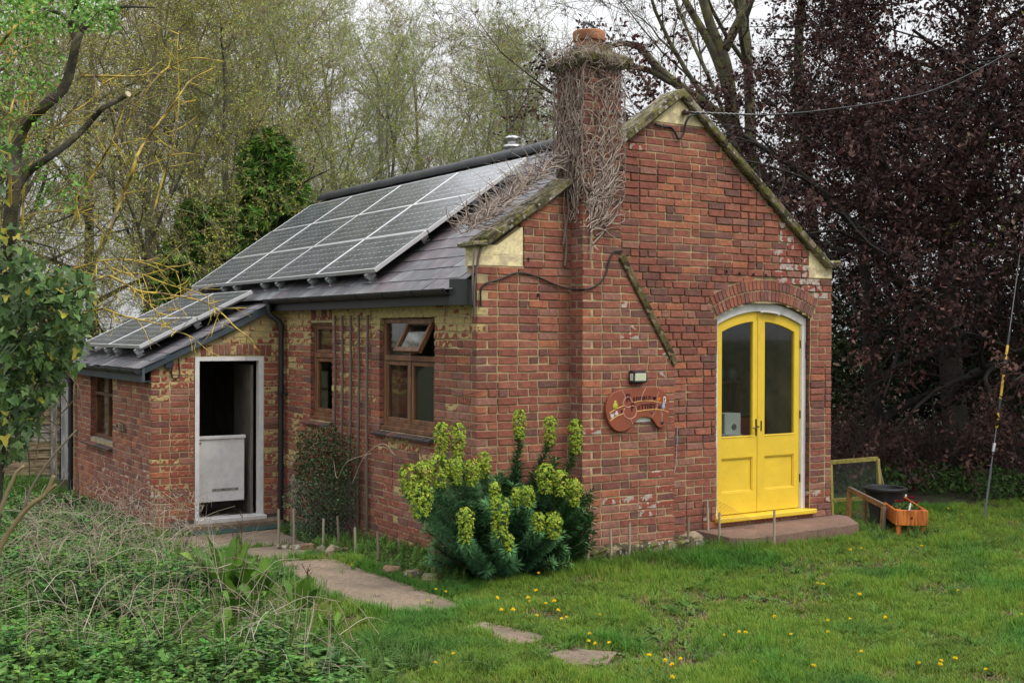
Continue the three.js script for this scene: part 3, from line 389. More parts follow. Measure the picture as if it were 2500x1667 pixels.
const quarry = [mat([.06, .038, .036], .55, { bumpMap: G4, bumpScale: .003 }), mat([.09, .045, .04], .5, { bumpMap: G4, bumpScale: .003 }), mat([.16, .065, .05], .55, { bumpMap: G4, bumpScale: .003 }), mat([.045, .036, .036], .5, { bumpMap: G4, bumpScale: .003 })];
function sill(p, u0, u1, v, n) { const w = (u1 - u0) / n; for (let i = 0; i < n; i++) { const o = mesh('sill_tile', brickGeos['q' + w.toFixed(3)] ??= cbox(w - .006, .032, .2, .006, .002), pick(quarry), p); o.position.set(u0 + (i + .5) * w, v + rr(-.002, .002), -.035); o.rotation.x = .24; } }
{ // large window with a top-hung light standing open
  const p = win('casement_window', F_S), { u0, u1, v0, v1 } = WB, tr = 1.655, mu = -1.4, n = -.045;
  frameRect(p, 'frame', u0, u1, v0 + .035, v1, .052, n - .07, n, brownWood); bar(p, 'frame_sill', u0 - .02, u1 + .01, v0 - .002, v0 + .04, n - .07, n + .03, brownWood);
  bar(p, 'transom', u0 + .052, u1 - .052, tr - .03, tr + .025, n - .068, n + .006, brownWood); bar(p, 'mullion', mu - .022, mu + .022, v0 + .087, tr - .03, n - .067, n - .002, brownWood); bar(p, 'mullion', mu - .02, mu + .02, tr + .025, v1 - .052, n - .067, n - .002, brownWood);
  for (const [a, b] of [[u0 + .053, mu - .023], [mu + .023, u1 - .053]]) { frameRect(p, 'casement_frame', a, b, v0 + .088, tr - .032, .045, n - .05, n - .008, brownWood); pane(p, a + .04, b - .04, v0 + .128, tr - .072, n - .03); }
  pane(p, u0 + .05, mu - .02, tr + .023, v1 - .05, n - .03);
  const W = u1 - .04 - (mu + .015), H = v1 - .035 - (tr + .02), tm = new THREE.Matrix4().makeRotationX(-.50).setPosition(mu + .015, v1 - .03, n + .008);
  const fr = (a, b, c, d) => box(a, b, c, d, -.02, .022), sf = mesh('open_sash', mergeGeometries([fr(0, W, -.045, 0), fr(0, W, -H, -H + .045), fr(0, .045, -H + .045, -.045), fr(W - .045, W, -H + .045, -.045)]).applyMatrix4(tm), brownWood, p); sf.userData.label = 'top hung window sash propped open'; mesh('pane', box(.04, W - .04, -H + .04, -.04, -.002, .002).applyMatrix4(tm), glassM, p);
  sill(p, u0 - .1, u1 + .02, v0 - .025, 11);
}
{ const p = win('casement_window', F_S), { u0, u1, v0, v1 } = WS, tr = 1.65, n = -.045;
  frameRect(p, 'frame', u0, u1, v0 + .035, v1, .05, n - .07, n, brownWood); bar(p, 'frame_sill', u0 - .02, u1 + .01, v0 - .002, v0 + .04, n - .07, n + .03, brownWood); bar(p, 'transom', u0 + .05, u1 - .05, tr - .028, tr + .025, n - .068, n + .006, brownWood);
  frameRect(p, 'casement_frame', u0 + .051, u1 - .051, v0 + .088, tr - .03, .045, n - .05, n - .008, brownWood); frameRect(p, 'casement_frame', u0 + .051, u1 - .051, tr + .026, v1 - .051, .04, n - .05, n - .008, brownWood);
  pane(p, u0 + .09, u1 - .09, v0 + .128, tr - .07, n - .03); pane(p, u0 + .085, u1 - .085, tr + .06, v1 - .085, n - .03); sill(p, u0 - .17, u1 + .02, v0 - .03, 6); }
{ const p = win('lean_to_window', F_LS), { u0, u1, v0, v1 } = WL, n = -.07, tr = 1.08, m = mat([1, 1, 1], .75, { map: rep(woodTex(121, [.26, .16, .09], [.42, .27, .15]), 2) });
  frameRect(p, 'frame', u0, u1, v0 + .02, v1, .05, n - .06, n, m); bar(p, 'transom', u0 + .05, u1 - .05, tr - .02, tr + .02, n - .058, n + .01, m); bar(p, 'mullion', -7.0, -6.95, v0 + .07, tr - .02, n - .057, n + .002, m); bar(p, 'mullion', -7.0, -6.95, tr + .02, v1 - .05, n - .057, n + .002, m);
  bar(p, 'window_board', u0, u1 + .01, v0 - .01, v0 + .022, n - .06, n + .06, greyWood);
  pane(p, u0 + .05, -7.0, tr + .02, v1 - .05, n - .03); pane(p, -6.95, u1 - .05, tr + .02, v1 - .05, n - .03); pane(p, -6.95, u1 - .05, v0 + .02, tr - .02, n - .03); pane(p, u0 + .05, -7.0, v0 + .02, tr - .02, n - .03);
  sill(p, u0 - .25, u1 + .02, v0 - .045, 6); mesh('net_curtain', box(-6.94, u1 - .06, v0 + .03, v1 - .06, n - .1, n - .095), mat([.24, .26, .245], .95), p); }
// ------------------------------------------------------------------ yellow doors
const doorTop = (x, R) => DYC + Math.sqrt(R * R - (x - DC) ** 2);
{
  const zf = -.095, p = part('door_frame', house), s = new THREE.Shape(), half = a => Math.asin(a / DR);
  const ring = (Ro, Ri, xo, xi, yb) => { const q = new THREE.Shape(); q.moveTo(DC - xo, yb); q.lineTo(DC - xo, doorTop(DC - xo, Ro)); for (let i = 1; i <= 24; i++) { const x = DC - xo + 2 * xo * i / 24; q.lineTo(x, doorTop(x, Ro)); } q.lineTo(DC + xo, yb); q.lineTo(DC + xi, yb); for (let i = 0; i <= 24; i++) { const x = DC + xi - 2 * xi * i / 24; q.lineTo(x, doorTop(x, Ri)); } q.lineTo(DC - xi, yb); return q; };
  mesh('arched_frame', uvm(new THREE.ExtrudeGeometry(ring(DR - .012, DR - .098, .672, .617, .0), { depth: .09, bevelEnabled: true, bevelSize: .003, bevelThickness: .003, bevelSegments: 1 }).translate(0, 0, zf - .065)), whitePaint, p);
  mesh('draught_strip', (() => { const q = new Soup(); const pts = []; for (let i = 0; i <= 8; i++) { const x = 3.56 + i * .035; pts.push(V(x, doorTop(x, DR - .1) - .004 - .01 * (i === 8 || i === 0 ? 1 : 0), zf + .04)); } q.tube(pts, .013, .013, 6, [1, 1, 1]); return q.geo(); })(), mat([.55, .53, .5], .7), p);
  mesh('threshold', uvm(cbox(1.44, .05, .2, .008, .001).translate(DC + .02, -.028, -.05)), yellowPaint, p);
  const leaf = (x0, x1, sgn, label) => {
    const L = part('door_leaf', house); L.userData.label = label; const yb = .004, R = DR - .104, z = zf - .045, gx0 = x0 + (sgn < 0 ? .085 : .085), gx1 = x1 - .085, gy0 = .815;
    const q = new THREE.Shape(); q.moveTo(x0, yb); q.lineTo(x1, yb); for (let i = 0; i <= 14; i++) { const x = x1 + (x0 - x1) * i / 14; q.lineTo(x, doorTop(x, R)); } q.closePath();
    const Rg = R - .105, gl2 = new THREE.Path(); gl2.moveTo(gx0, gy0); gl2.lineTo(gx1, gy0); for (let i = 0; i <= 14; i++) { const x = gx1 + (gx0 - gx1) * i / 14; gl2.lineTo(x, doorTop(x, Rg)); } gl2.closePath(); q.holes.push(gl2);
    q.holes.push(new THREE.Path([[gx0, .235], [gx1, .235], [gx1, .595], [gx0, .595]].map(k => new THREE.Vector2(...k))));
    mesh('leaf_frame', uvm(new THREE.ExtrudeGeometry(q, { depth: .036, bevelEnabled: true, bevelSize: .004, bevelThickness: .005, bevelSegments: 2, bevelOffset: -.004 }).translate(0, 0, z)), yellowPaint, L);
    mesh('door_panel', cbox(gx1 - gx0 + .01, .37, .012, .004).translate((gx0 + gx1) / 2, .415, z + .012), yellowPaint, L);
    frameRect(L, 'panel_moulding', gx0 - .002, gx1 + .002, .233, .597, .014, z + .02, z + .0345, yellowPaint);
    const gs = new THREE.Shape(); gs.moveTo(gx0 - .008, gy0 - .008); gs.lineTo(gx1 + .008, gy0 - .008); for (let i = 0; i <= 14; i++) { const x = gx1 + .008 + (gx0 - gx1 - .016) * i / 14; gs.lineTo(x, doorTop(x, Rg + .008)); } mesh('pane', uvm(new THREE.ExtrudeGeometry(gs, { depth: .004, bevelEnabled: false }).translate(0, 0, z + .016)), glassM, L);
    bar(L, 'glazing_bead', gx0 - .004, gx1 + .004, gy0 - .004, gy0 + .012, z + .022, z + .046, yellowPaint);
    return L;
  };
  const l = leaf(2.972, 3.583, -1, 'left yellow glazed door leaf with lever handle'), r = leaf(3.588, 4.2, 1, 'right yellow glazed door leaf with hinges');
  bar(l, 'cover_strip', 3.56, 3.597, .006, doorTop(3.58, DR - .106), zf - .008, zf + .006, yellowPaint);
  const iron = mat([.10, .085, .05], .4, { metalness: .8 }); bar(l, 'handle_plate', 3.535, 3.557, .82, 1.0, zf - .008, zf + .002, iron); { const q = new Soup(); q.tube([V(3.546, .92, zf), V(3.546, .92, zf + .045), V(3.53, .922, zf + .055), V(3.48, .905, zf + .055), V(3.455, .91, zf + .052)], .008, .007, 8, [1, 1, 1], true); mesh('lever_handle', q.geo(), iron, l); }
  bar(r, 'handle_plate', 3.612, 3.63, .87, .98, zf - .008, zf + .004, iron); for (const y of [.33, 1.03, 1.8]) bar(r, 'hinge', 4.192, 4.208, y - .045, y + .045, zf - .002, zf + .012, iron);
  bar(p, 'lock_keep', 4.246, 4.258, 1.64, 1.82, zf + .022, zf + .034, mat([.12, .1, .09], .7));
}
// ------------------------------------------------------------------ lean-to doorway
{
  const p = part('stable_door', house), z = LZ; const fr = mesh('door_frame', mergeGeometries([box(-1.083, -1.03, -.33, 1.617, z - .1, z - .004), box(-.285, -.228, -.33, 1.617, z - .1, z - .004), box(-1.03, -.285, 1.567, 1.617, z - .1, z - .004)]), whitePaint, p);
  mesh('threshold', cbox(.88, .055, .22, .006, .002).translate(-.655, -.345, z - .02), whitePaint, p);
  mesh('lower_leaf', cbox(.61, .76, .04, .006, .001).translate(-.725, .235, z - .16), whitePaint, p); mesh('lower_leaf_ledge', cbox(.63, .04, .06, .005, .001).translate(-.725, .635, z - .15), whitePaint, p);
  mesh('letter_plate', cbox(.33, .028, .012, .003).translate(-.665, .0, z - .136), greyWood, p); mesh('latch', cbox(.045, .025, .02, .004).translate(-.985, .58, z - .135), galv, p);
  const up = mesh('upper_leaf', cbox(.035, 1.83, .72, .004, .001), mat([.20, .175, .15], .8, { map: rep(mott, 1) }), p); up.position.set(-.315, .6, z - .47); up.rotation.y = -.06;
  mesh('concrete_step', cbox(1.18, .18, .26, .015, .006).translate(-.63, -.455, z + .08), concM, p);
  mesh('junction_box', cbox(.095, .08, .05, .006, 0).translate(-1.405, 1.53, z + .026), darkPaint, house);
  const q = new Soup(); q.tube(smooth([V(-1.37, 1.49, z + .03), V(-1.37, 1.4, z + .012), V(-1.325, 1.36, z + .012), V(-1.275, 1.4, z + .012), V(-1.28, 1.5, z + .012), V(-1.285, 1.6, z + .012)], 24), .007, .007, 6, [1, 1, 1]); mesh('wall_cable', q.geo(), blackPlastic, house);
  const rb = mesh('red_post', cbox(.09, 1.0, .09, .01), mat([.10, .025, .02], .8), p); rb.position.set(-.55, .2, z - 2.2);
}
{ // black cable across the gable and chimney, with its hook eyes, and the thicker one under the apex
  const q = new Soup(), cab = (pts, r) => q.tube(smooth(pts, 60), r, r, 6, [1, 1, 1]); cab([V(.03, 2.15, .014), V(.03, 2.3, .014), V(.06, 2.352, .014), V(.22, 2.40, .014), V(.42, 2.47, .014), V(.62, 2.445, .014), V(.85, 2.37, .014), V(1.0, 2.33, .05), V(1.035, 2.325, .23), V(1.14, 2.35, .23), V(1.27, 2.45, .23), V(1.33, 2.62, .23), V(1.38, 2.69, .23), V(1.475, 2.70, .23), V(1.5, 2.7, .1)], .0085); mesh('wall_cable', q.geo(), blackPlastic, house); q.p = []; q.c = []; q.i = []; q.uv = [];
  cab([V(2.05, 4.0, .015), V(2.15, 3.985, .015), V(2.26, 3.985, .015), V(2.31, 3.93, .02), V(2.35, 3.88, .02), V(2.41, 3.93, .02), V(2.43, 4.05, .04), V(2.46, 4.11, .06), V(2.55, 4.14, .07)], .011); mesh('wall_cable', q.geo(), blackPlastic, house);
  const ins = mesh('cable_insulator', new THREE.LatheGeometry([[0, 0], [.028, 0], [.03, .02], [.02, .03], [.032, .045], [.03, .06], [0, .065]].map(a => new THREE.Vector2(...a)), 14), mat([.05, .02, .015], .3), house); ins.position.set(2.43, 4.15, .005); ins.rotation.x = Math.PI / 2;
  for (const [x, y, z] of [[3.02, 2.56, .01], [3.2, 2.545, .01], [3.4, 2.54, .01], [3.58, 2.535, .01], [.55, 2.6, .01], [.66, 2.27, .01]]) mesh('wall_hook', cbox(.014, .03, .02, .003).translate(x, y, z), blackMetal, house);
}

// ------------------------------------------------------------------ solar panels
const cellTex = tex(1024, (u, v) => { // twelve by six dark cells with cut corners, bus bars and pale gaps
  const a = u * 12 % 1, b = v * 6 % 1, x = Math.abs(a - .5), y = Math.abs(b - .5), k = .85 + .3 * vn(Math.floor(u * 12), Math.floor(v * 6), 4);
  if (u < .008 || u > .992 || v < .014 || v > .986) return [.50, .51, .52];
  if (x + y > .90 || y > .492) return [.80, .81, .82]; if (x > .495) return [.42, .43, .45];
  if (Math.abs(b - .27) < .012 || Math.abs(b - .73) < .012) return [.28, .29, .31];
  return [.32 * k, .335 * k, .365 * k];
}, true, 512);
const cellM = new THREE.MeshPhysicalMaterial({ map: cellTex, roughness: .17 });
const frameAlu = mat([.74, .75, .76], .42, { metalness: .75 });
function panelGeo(w, l) { const s = new THREE.Shape([[-l / 2, -w / 2], [l / 2, -w / 2], [l / 2, w / 2], [-l / 2, w / 2]].map(p => new THREE.Vector2(...p))); s.holes.push(new THREE.Path([[-l / 2 + .01, -w / 2 + .01], [l / 2 - .01, -w / 2 + .01], [l / 2 - .01, w / 2 - .01], [-l / 2 + .01, w / 2 - .01]].map(p => new THREE.Vector2(...p)))); const f = new THREE.ExtrudeGeometry(s, { depth: .042, bevelEnabled: true, bevelSize: .001, bevelThickness: .001, bevelSegments: 1 }).translate(0, 0, -.042);
  const g = new THREE.BoxGeometry(l - .0195, w - .0195, .006).translate(0, 0, -.005); return [f, g]; }
function solar(pos, th, w, l, label, grp, brackets) { // local x along the ridge (to -z), y up the slope, z out
  const o = thing('solar_panel', label, 'solar panel', grp); const e = V(0, 0, 1), up = V(Math.cos(th), Math.sin(th), 0), n = V(-Math.sin(th), Math.cos(th), 0);
  o.matrix.makeBasis(e, up, e.clone().cross(up)); o.quaternion.setFromRotationMatrix(o.matrix); o.position.copy(pos); const key = 'pan' + w + l; const [f, g] = brickGeos[key] ??= panelGeo(w, l);
  const fl = e.clone().cross(up).y < 0 ? -1 : 1; const F = mesh('frame', f, frameAlu, o), G = mesh('cell_face', g, cellM, o); if (fl < 0) { o.matrix.makeBasis(e.clone().negate(), up, e.clone().negate().cross(up)); o.quaternion.setFromRotationMatrix(o.matrix); }
  for (const x of brackets) { const b = mesh('rail_end', brickGeos.rail ??= mergeGeometries([cbox(.045, .1, .05, .004), cbox(.018, .1, .04, .003).translate(.03, 0, -.03), cbox(.07, .09, .012, .003).translate(0, 0, -.075), cbox(.014, .06, .06, .002).translate(0, 0, -.05)]), galv, o); b.position.set(x, -w / 2 + .02, -.075); const rl = mesh('mounting_rail', brickGeos['rl' + w] ??= cbox(.036, w, .036, .003), galv, o); rl.position.set(x, 0, -.075); }
  return o;
}
const rowN = ['top', 'middle', 'bottom'], colN = ['nearest the chimney', 'second from the chimney', 'third from the chimney', 'farthest from the chimney'];
for (let j = 0; j < 3; j++) for (let i = 0; i < 4; i++) {
  const x = 1.77 - .6238 * (j + .5), n = V(-Math.sin(.6086), Math.cos(.6086), 0);
  solar(V(x, 2.646 + .697 * x, -1.905 - .012 * j - 1.5226 * (i + .5)).addScaledVector(n, rr(-.003, .003)), .6086, .752, 1.512, `solar panel in the ${rowN[j]} row on the main roof, ${colN[i]}`, 'solar panels on the main roof', [-.5, .52]);
}
for (let j = 0; j < 2; j++) for (let i = 0; i < 2; i++) {
  const x = -.235 - .7 * (j + .5), y = 2.281 + .493 * (x + .184) + .185;
  solar(V(x, y, -5.13 - .02 * j - 1.44 * (i + .5)), TL, .775, 1.43, `solar panel in the ${j ? 'lower' : 'upper'} row on the lean-to roof, ${i ? 'farther from' : 'nearer to'} the blue bargeboard`, 'solar panels on the lean-to roof', [-.48, .5]);
}
// ------------------------------------------------------------------ wall light and pottery sign
{
  const o = thing('wall_light', 'small black solar wall light with pale lens above the pottery sign', 'wall light', null, [1.66, 1.49, BR]);
  const hs = new THREE.Shape([[0, -.06], [.02, -.062], [.075, -.045], [.07, .045], [.012, .062], [0, .06]].map(p => new THREE.Vector2(...p))); const hg = new THREE.ExtrudeGeometry(hs, { depth: .17, bevelEnabled: false }).translate(0, 0, -.085).rotateY(-Math.PI / 2); mesh('housing', hg, blackPlastic, o);
  const top = mesh('solar_cell', cbox(.15, .006, .07, .001), mat([.02, .025, .04], .2), o); top.position.set(0, .056, .045); top.rotation.x = .28;
  const ln = mesh('lens', cbox(.135, .074, .01, .003), mat([.55, .58, .42], .35), o); ln.position.set(0, .002, .0755); ln.rotation.x = .05; const ls = mesh('side_lens', cbox(.008, .07, .045, .002), mat([.6, .63, .52], .35), o); ls.position.set(-.0855, .002, .044);
}
{
  const o = thing('pottery_sign', 'kidney shaped brown ceramic sign with raised lettering and little pots on the chimney breast', 'sign', null, [1.66, 1.18, BR + .012]);
  // outline in sign units: photograph crop 290..1635 across
  const K = (x, y) => new THREE.Vector2((x - 962) * .000577, -(y - 1042) * .000558);
  const pts = [[292, 1060], [300, 960], [345, 840], [430, 755], [560, 705], [760, 682], [1000, 665], [1250, 660], [1400, 680], [1520, 740], [1600, 840], [1632, 960], [1636, 1090], [1615, 1220], [1560, 1330], [1480, 1375], [1400, 1365], [1345, 1310], [1290, 1240], [1210, 1195], [1090, 1178], [980, 1200], [890, 1270], [820, 1340], [730, 1390], [620, 1412], [500, 1390], [400, 1310], [330, 1200]];
  const sh = new THREE.Shape(); sh.setFromPoints(new THREE.SplineCurve([...pts, pts[0]].map(p => K(...p))).getPoints(120));
  const clay = mat([.27, .075, .04], .36, { bumpMap: rep(grain, 3), bumpScale: .0012, map: rep(tex(128, (u, v) => .9 + .14 * fbm(u * 5, v * 5, 131, 4, 5)), 2) }), rim = mat([.58, .32, .27], .6), dark = mat([.055, .012, .01], .3), gold = mat([.75, .46, .13], .45);
  mesh('plaque', new THREE.ExtrudeGeometry(sh, { depth: .022, bevelEnabled: true, bevelSize: .006, bevelThickness: .006, bevelSegments: 3, bevelOffset: -.006 }), clay, o); const Z = .0285;
  const line = (name, p, r, m) => { const s = new Soup(); s.tube(smooth(p.map(q => { const k = K(...q); return V(k.x, k.y, Z); }), 30), r, r, 6, [1, 1, 1]); return mesh(name, s.geo(), m, o); };
  line('grout_line', [[610, 705], [660, 770], [690, 830]], .0035, rim); line('grout_line', [[1125, 680], [1060, 770], [1020, 890]], .0035, rim); line('grout_line', [[1400, 740], [1370, 840], [1370, 960], [1345, 1060], [1260, 1180]], .0022, rim); line('grout_line', [[800, 1200], [850, 1300]], .0035, rim);
  line('scroll_ring', [[740, 815], [680, 850], [652, 910], [670, 970], [740, 1002], [800, 985], [850, 975], [905, 1000], [925, 1080], [895, 1160], [820, 1198], [740, 1190], [675, 1140], [655, 1070], [680, 1010]], .0042, rim); line('scroll_ring', [[740, 815], [790, 835], [815, 890], [850, 915]], .0042, rim);
  line('shelf_line', [[365, 1090], [500, 1020], [660, 970]], .0038, gold); line('shelf_line', [[375, 1220], [500, 1150], [650, 1105]], .0038, gold); line('shelf_line', [[865, 920], [1000, 898], [1200, 898], [1350, 920], [1455, 945]], .0038, gold); line('shelf_line', [[930, 1080], [1100, 1060], [1350, 1055], [1500, 1075], [1615, 1112]], .0038, gold);
  const font = await new FontLoader().loadAsync('fonts/droid/droid_sans_bold.typeface.json');
  const word = (t, x, y, size, ry = 0) => { const g = new TextGeometry(t, { font, size, depth: .006, curveSegments: 4, bevelEnabled: true, bevelSize: .0012, bevelThickness: .0012, bevelSegments: 1 }); const k = K(x, y), q = mesh('letter', g, dark, o); q.position.set(k.x, k.y, Z - .004); q.rotation.z = ry; };
  word('R', 700, 905, .075, .12); [...'EDFIELD'].forEach((c, i) => word(c, [838, 900, 970, 1030, 1058, 1112, 1160][i] + 12, [905, 897, 892, 890, 890, 888, 886][i], .041, .03 - i * .012));
  word('P', 800, 1065, .072, .1); [...'OTTERY'].forEach((c, i) => word(c, [945, 1020, 1085, 1145, 1200, 1275][i], [1040, 1048, 1042, 1040, 1036, 1040][i], i ? .05 : .034, .02));
  line('letter_tail', [[1310, 1030], [1320, 1090], [1270, 1125], [1225, 1095]], .0035, dark);
  const blob = (name, x, y, rx, ry, m, pr) => { const g = new THREE.LatheGeometry(pr.map(([a, b]) => new THREE.Vector2(a * rx, b * ry)), 12); g.scale(1, 1, .35); const k = K(x, y), q = mesh(name, g, m, o); q.position.set(k.x, k.y, Z - .003); return q; };
  const bowl = [[0, 0], [.45, .02], [.55, .2], [.9, .7], [1, 1], [.9, 1], [.5, .4], [0, .3]], vase = [[0, 0], [.6, .02], [.9, .3], [.8, .6], [.35, .85], [.5, 1], [0, 1]];
  const gz = (c) => mat(c, .25); blob('model_vase', 485, 1030, .034, .085, gz([.42, .42, .03]), vase); blob('model_cup', 580, 975, .018, .024, gz([.3, .07, .04]), bowl); blob('model_cup', 635, 955, .017, .026, gz([.3, .2, .1]), bowl);
  blob('model_bowl', 420, 1180, .027, .042, gz([.68, .66, .64]), bowl); blob('model_jug', 510, 1140, .026, .048, gz([.5, .5, .6]), vase); blob('model_cup', 615, 1095, .02, .03, gz([.07, .02, .03]), bowl);
  blob('model_bowl', 1310, 890, .03, .032, gz([.02, .015, .03]), bowl); blob('model_bowl', 1405, 915, .028, .036, gz([.7, .22, .02]), bowl); blob('model_pot', 1425, 1045, .026, .042, gz([.04, .02, .03]), vase); blob('model_bowl', 1480, 1330, .026, .03, gz([.03, .03, .05]), bowl);
  blob('model_figure', 1510, 1055, .022, .07, gz([.3, .42, .6]), vase); line('model_figure_arms', [[1480, 940], [1520, 950], [1560, 945]], .004, gz([.45, .55, .68])); line('model_figure_head', [[1520, 930], [1505, 880], [1530, 840], [1555, 880], [1540, 925]], .0045, gz([.75, .72, .66])); line('model_figure_leg', [[1470, 1085], [1465, 1140], [1490, 1140], [1470, 1200], [1480, 1300]], .0025, gz([.5, .4, .45]));
  mesh('mounting_plate', box(-.06, .18, -.125, -.06, -.011, -.003), mat([.6, .6, .55], .6), o);
}
// ------------------------------------------------------------------ ground, path, doorstep
const slabs = [
  [[-1.72, -4.3], [-.24, -4.25], [-.5, -2.72], [-1.42, -2.98]], [[-2.7, -3.9], [-1.75, -3.85], [-1.45, -2.9], [-1.6, -2.3], [-2.6, -2.9]],
  [[-1.40, -2.9], [-.52, -2.66], [-.74, -1.80], [-1.40, -1.36], [-1.62, -2.1]], [[-1.42, -1.28], [-.92, -1.12], [-.84, .55], [-.86, 1.27], [-1.1, 1.36], [-1.52, 1.12], [-1.62, .2]],
  [[-1.24, 1.88], [-1.02, 1.80], [-.84, 2.36], [-1.02, 2.5], [-1.16, 2.4]], [[-1.12, 2.78], [-.86, 2.72], [-.68, 2.98], [-.9, 3.16], [-1.14, 3.06]]];
const inPoly = (p, x, z) => { let c = false; for (let i = 0, j = p.length - 1; i < p.length; j = i++) if ((p[i][1] > z) !== (p[j][1] > z) && x < (p[j][0] - p[i][0]) * (z - p[i][1]) / (p[j][1] - p[i][1]) + p[i][0]) c = !c; return c; };
const onPath = (x, z) => { const jx = x + .09 * (fbm(x * 5, z * 5, 44, 3) - .5), jz = z + .09 * (fbm(x * 5 + 9, z * 5, 45, 3) - .5); return slabs.some(p => inPoly(p, jx, jz)); };
{
  const N = 240, P = [], I = [], UVs = [], f = t => { const s = (t - .5) * 2; return Math.sign(s) * (Math.abs(s) * 9 + Math.pow(Math.abs(s), 7) * 320); };
  for (let j = 0; j <= N; j++) for (let i = 0; i <= N; i++) { const x = f(i / N), z = f(j / N); P.push(x, ground(x, z), z); UVs.push(x, z); }
  for (let j = 0; j < N; j++) for (let i = 0; i < N; i++) { const a = j * (N + 1) + i; I.push(a, a + N + 1, a + 1, a + 1, a + N + 1, a + N + 2); }
  const g = new THREE.BufferGeometry(); g.setAttribute('position', new THREE.Float32BufferAttribute(P, 3)); g.setAttribute('uv', new THREE.Float32BufferAttribute(UVs, 2)); g.setIndex(I); g.computeVertexNormals();
  const t = tex(512, (u, v) => { const n = fbm(u * 6, v * 6, 141, 5, 6), k = fbm(u * 40, v * 40, 143, 3, 40); return mixc([.25, .21, .13], [.24, .29, .12], ss(.4, .62, n)).map(c => c * (.65 + .6 * k)); });
  const o = mesh('ground', g, mat([.8, .8, .8], 1, { map: rep(t, .45), bumpMap: rep(grain, 2), bumpScale: .03 }), scene); o.userData.kind = 'structure';
  const path = new THREE.Group(); path.name = 'path'; path.userData.kind = 'structure'; scene.add(path);
  slabs.forEach((p, k) => { // irregular concrete slabs, edges broken up, lying on the ground
    const pts = []; p.forEach((a, i) => { const b = p[(i + 1) % p.length], n = Math.max(3, Math.round(Math.hypot(b[0] - a[0], b[1] - a[1]) / .06)); for (let q = 0; q < n; q++) { const x = a[0] + (b[0] - a[0]) * q / n, z = a[1] + (b[1] - a[1]) * q / n; pts.push([x + .05 * (fbm(x * 6, z * 6, 51, 3) - .5), z + .05 * (fbm(x * 6, z * 6 + 7, 52, 3) - .5)]); } });
    const s = new THREE.Shape(pts.map(([x, z]) => new THREE.Vector2(x, -z))); const g2 = new THREE.ExtrudeGeometry(s, { depth: .05, bevelEnabled: true, bevelSize: .008, bevelThickness: .008, bevelSegments: 2, bevelOffset: -.008 }).rotateX(-Math.PI / 2); const q = g2.attributes.position; for (let i = 0; i < q.count; i++) q.setY(i, q.getY(i) + ground(q.getX(i), q.getZ(i)) - .038); g2.computeVertexNormals();
    mesh('path_slab', uvm(g2), concM, path); });
  const st = mesh('doorstep', (() => { const s = new THREE.Shape([[2.62, -.02], [4.72, -.02], [4.72, .14], [4.42, .55], [2.80, .645], [2.62, .5]].map(([x, z]) => new THREE.Vector2(x, -z))); return uvm(new THREE.ExtrudeGeometry(s, { depth: .1, bevelEnabled: true, bevelSize: .012, bevelThickness: .012, bevelSegments: 3, bevelOffset: -.012 }).rotateX(-Math.PI / 2).translate(0, -.215, 0)); })(), redConc, scene); tag(st, 'worn reddish concrete doorstep slab below the yellow doors', 'doorstep');
}
{ // workshop things seen through the yellow doors
  const t = thing('work_table', 'wooden work table inside the yellow doors', 'table', null, [3.66, 0, -.75]); mesh('table_top', cbox(1.3, .04, .6, .005).translate(0, .74, 0), tanWood, t); for (const [x, z] of [[-.6, -.25], [.6, -.25], [-.6, .25], [.6, .25]]) mesh('leg', cbox(.06, .78, .06, .004).translate(x, .33, z), tanWood, t);
  const b = thing('white_box', 'white paper box with a grey dot behind the left door pane', 'box', null, [3.62, .762, -.62]); mesh('box_body', cbox(.24, .27, .16, .004).translate(0, .135, 0), mat([.55, .55, .55], .8), b); const d = mesh('dot', new THREE.CylinderGeometry(.035, .035, .003, 18), mat([.12, .12, .12], .8), b); d.rotation.x = Math.PI / 2; d.position.set(.02, .12, .082);
  const p = mesh('paper_stack', cbox(.28, .04, .2, .003, .004).translate(3.5, .785, -.5), mat([.5, .5, .48], .8), scene); tag(p, 'low stack of papers behind the left door pane', 'papers'); const rbx = mesh('red_crate', cbox(.42, .2, .25, .008).translate(4.12, .862, -.85), mat([.20, .02, .02], .6), scene); tag(rbx, 'dull red crate behind the right door pane', 'crate');
  const sh = thing('wall_shelf', 'shelf of pots at the back behind the right door pane', 'shelf', null, [3.9, 1.35, -1.3]); mesh('shelf_board', cbox(1.1, .03, .25, .003), tanWood, sh); for (let i = 0; i < 5; i++) { const q = mesh('pot', new THREE.LatheGeometry([[0, 0], [.05, 0], [.075, .06], [.06, .13], [.045, .15], [0, .15]].map(a => new THREE.Vector2(...a)), 14), pick([mat([.3, .12, .07], .5), mat([.35, .35, .36], .4), mat([.15, .2, .3], .4)]), sh); q.position.set(-.4 + i * .2, .016, 0); } for (const x of [-.45, .45]) mesh('support', cbox(.03, 1.42, .2, .003).translate(x, -.73, -.02), tanWood, sh);
}
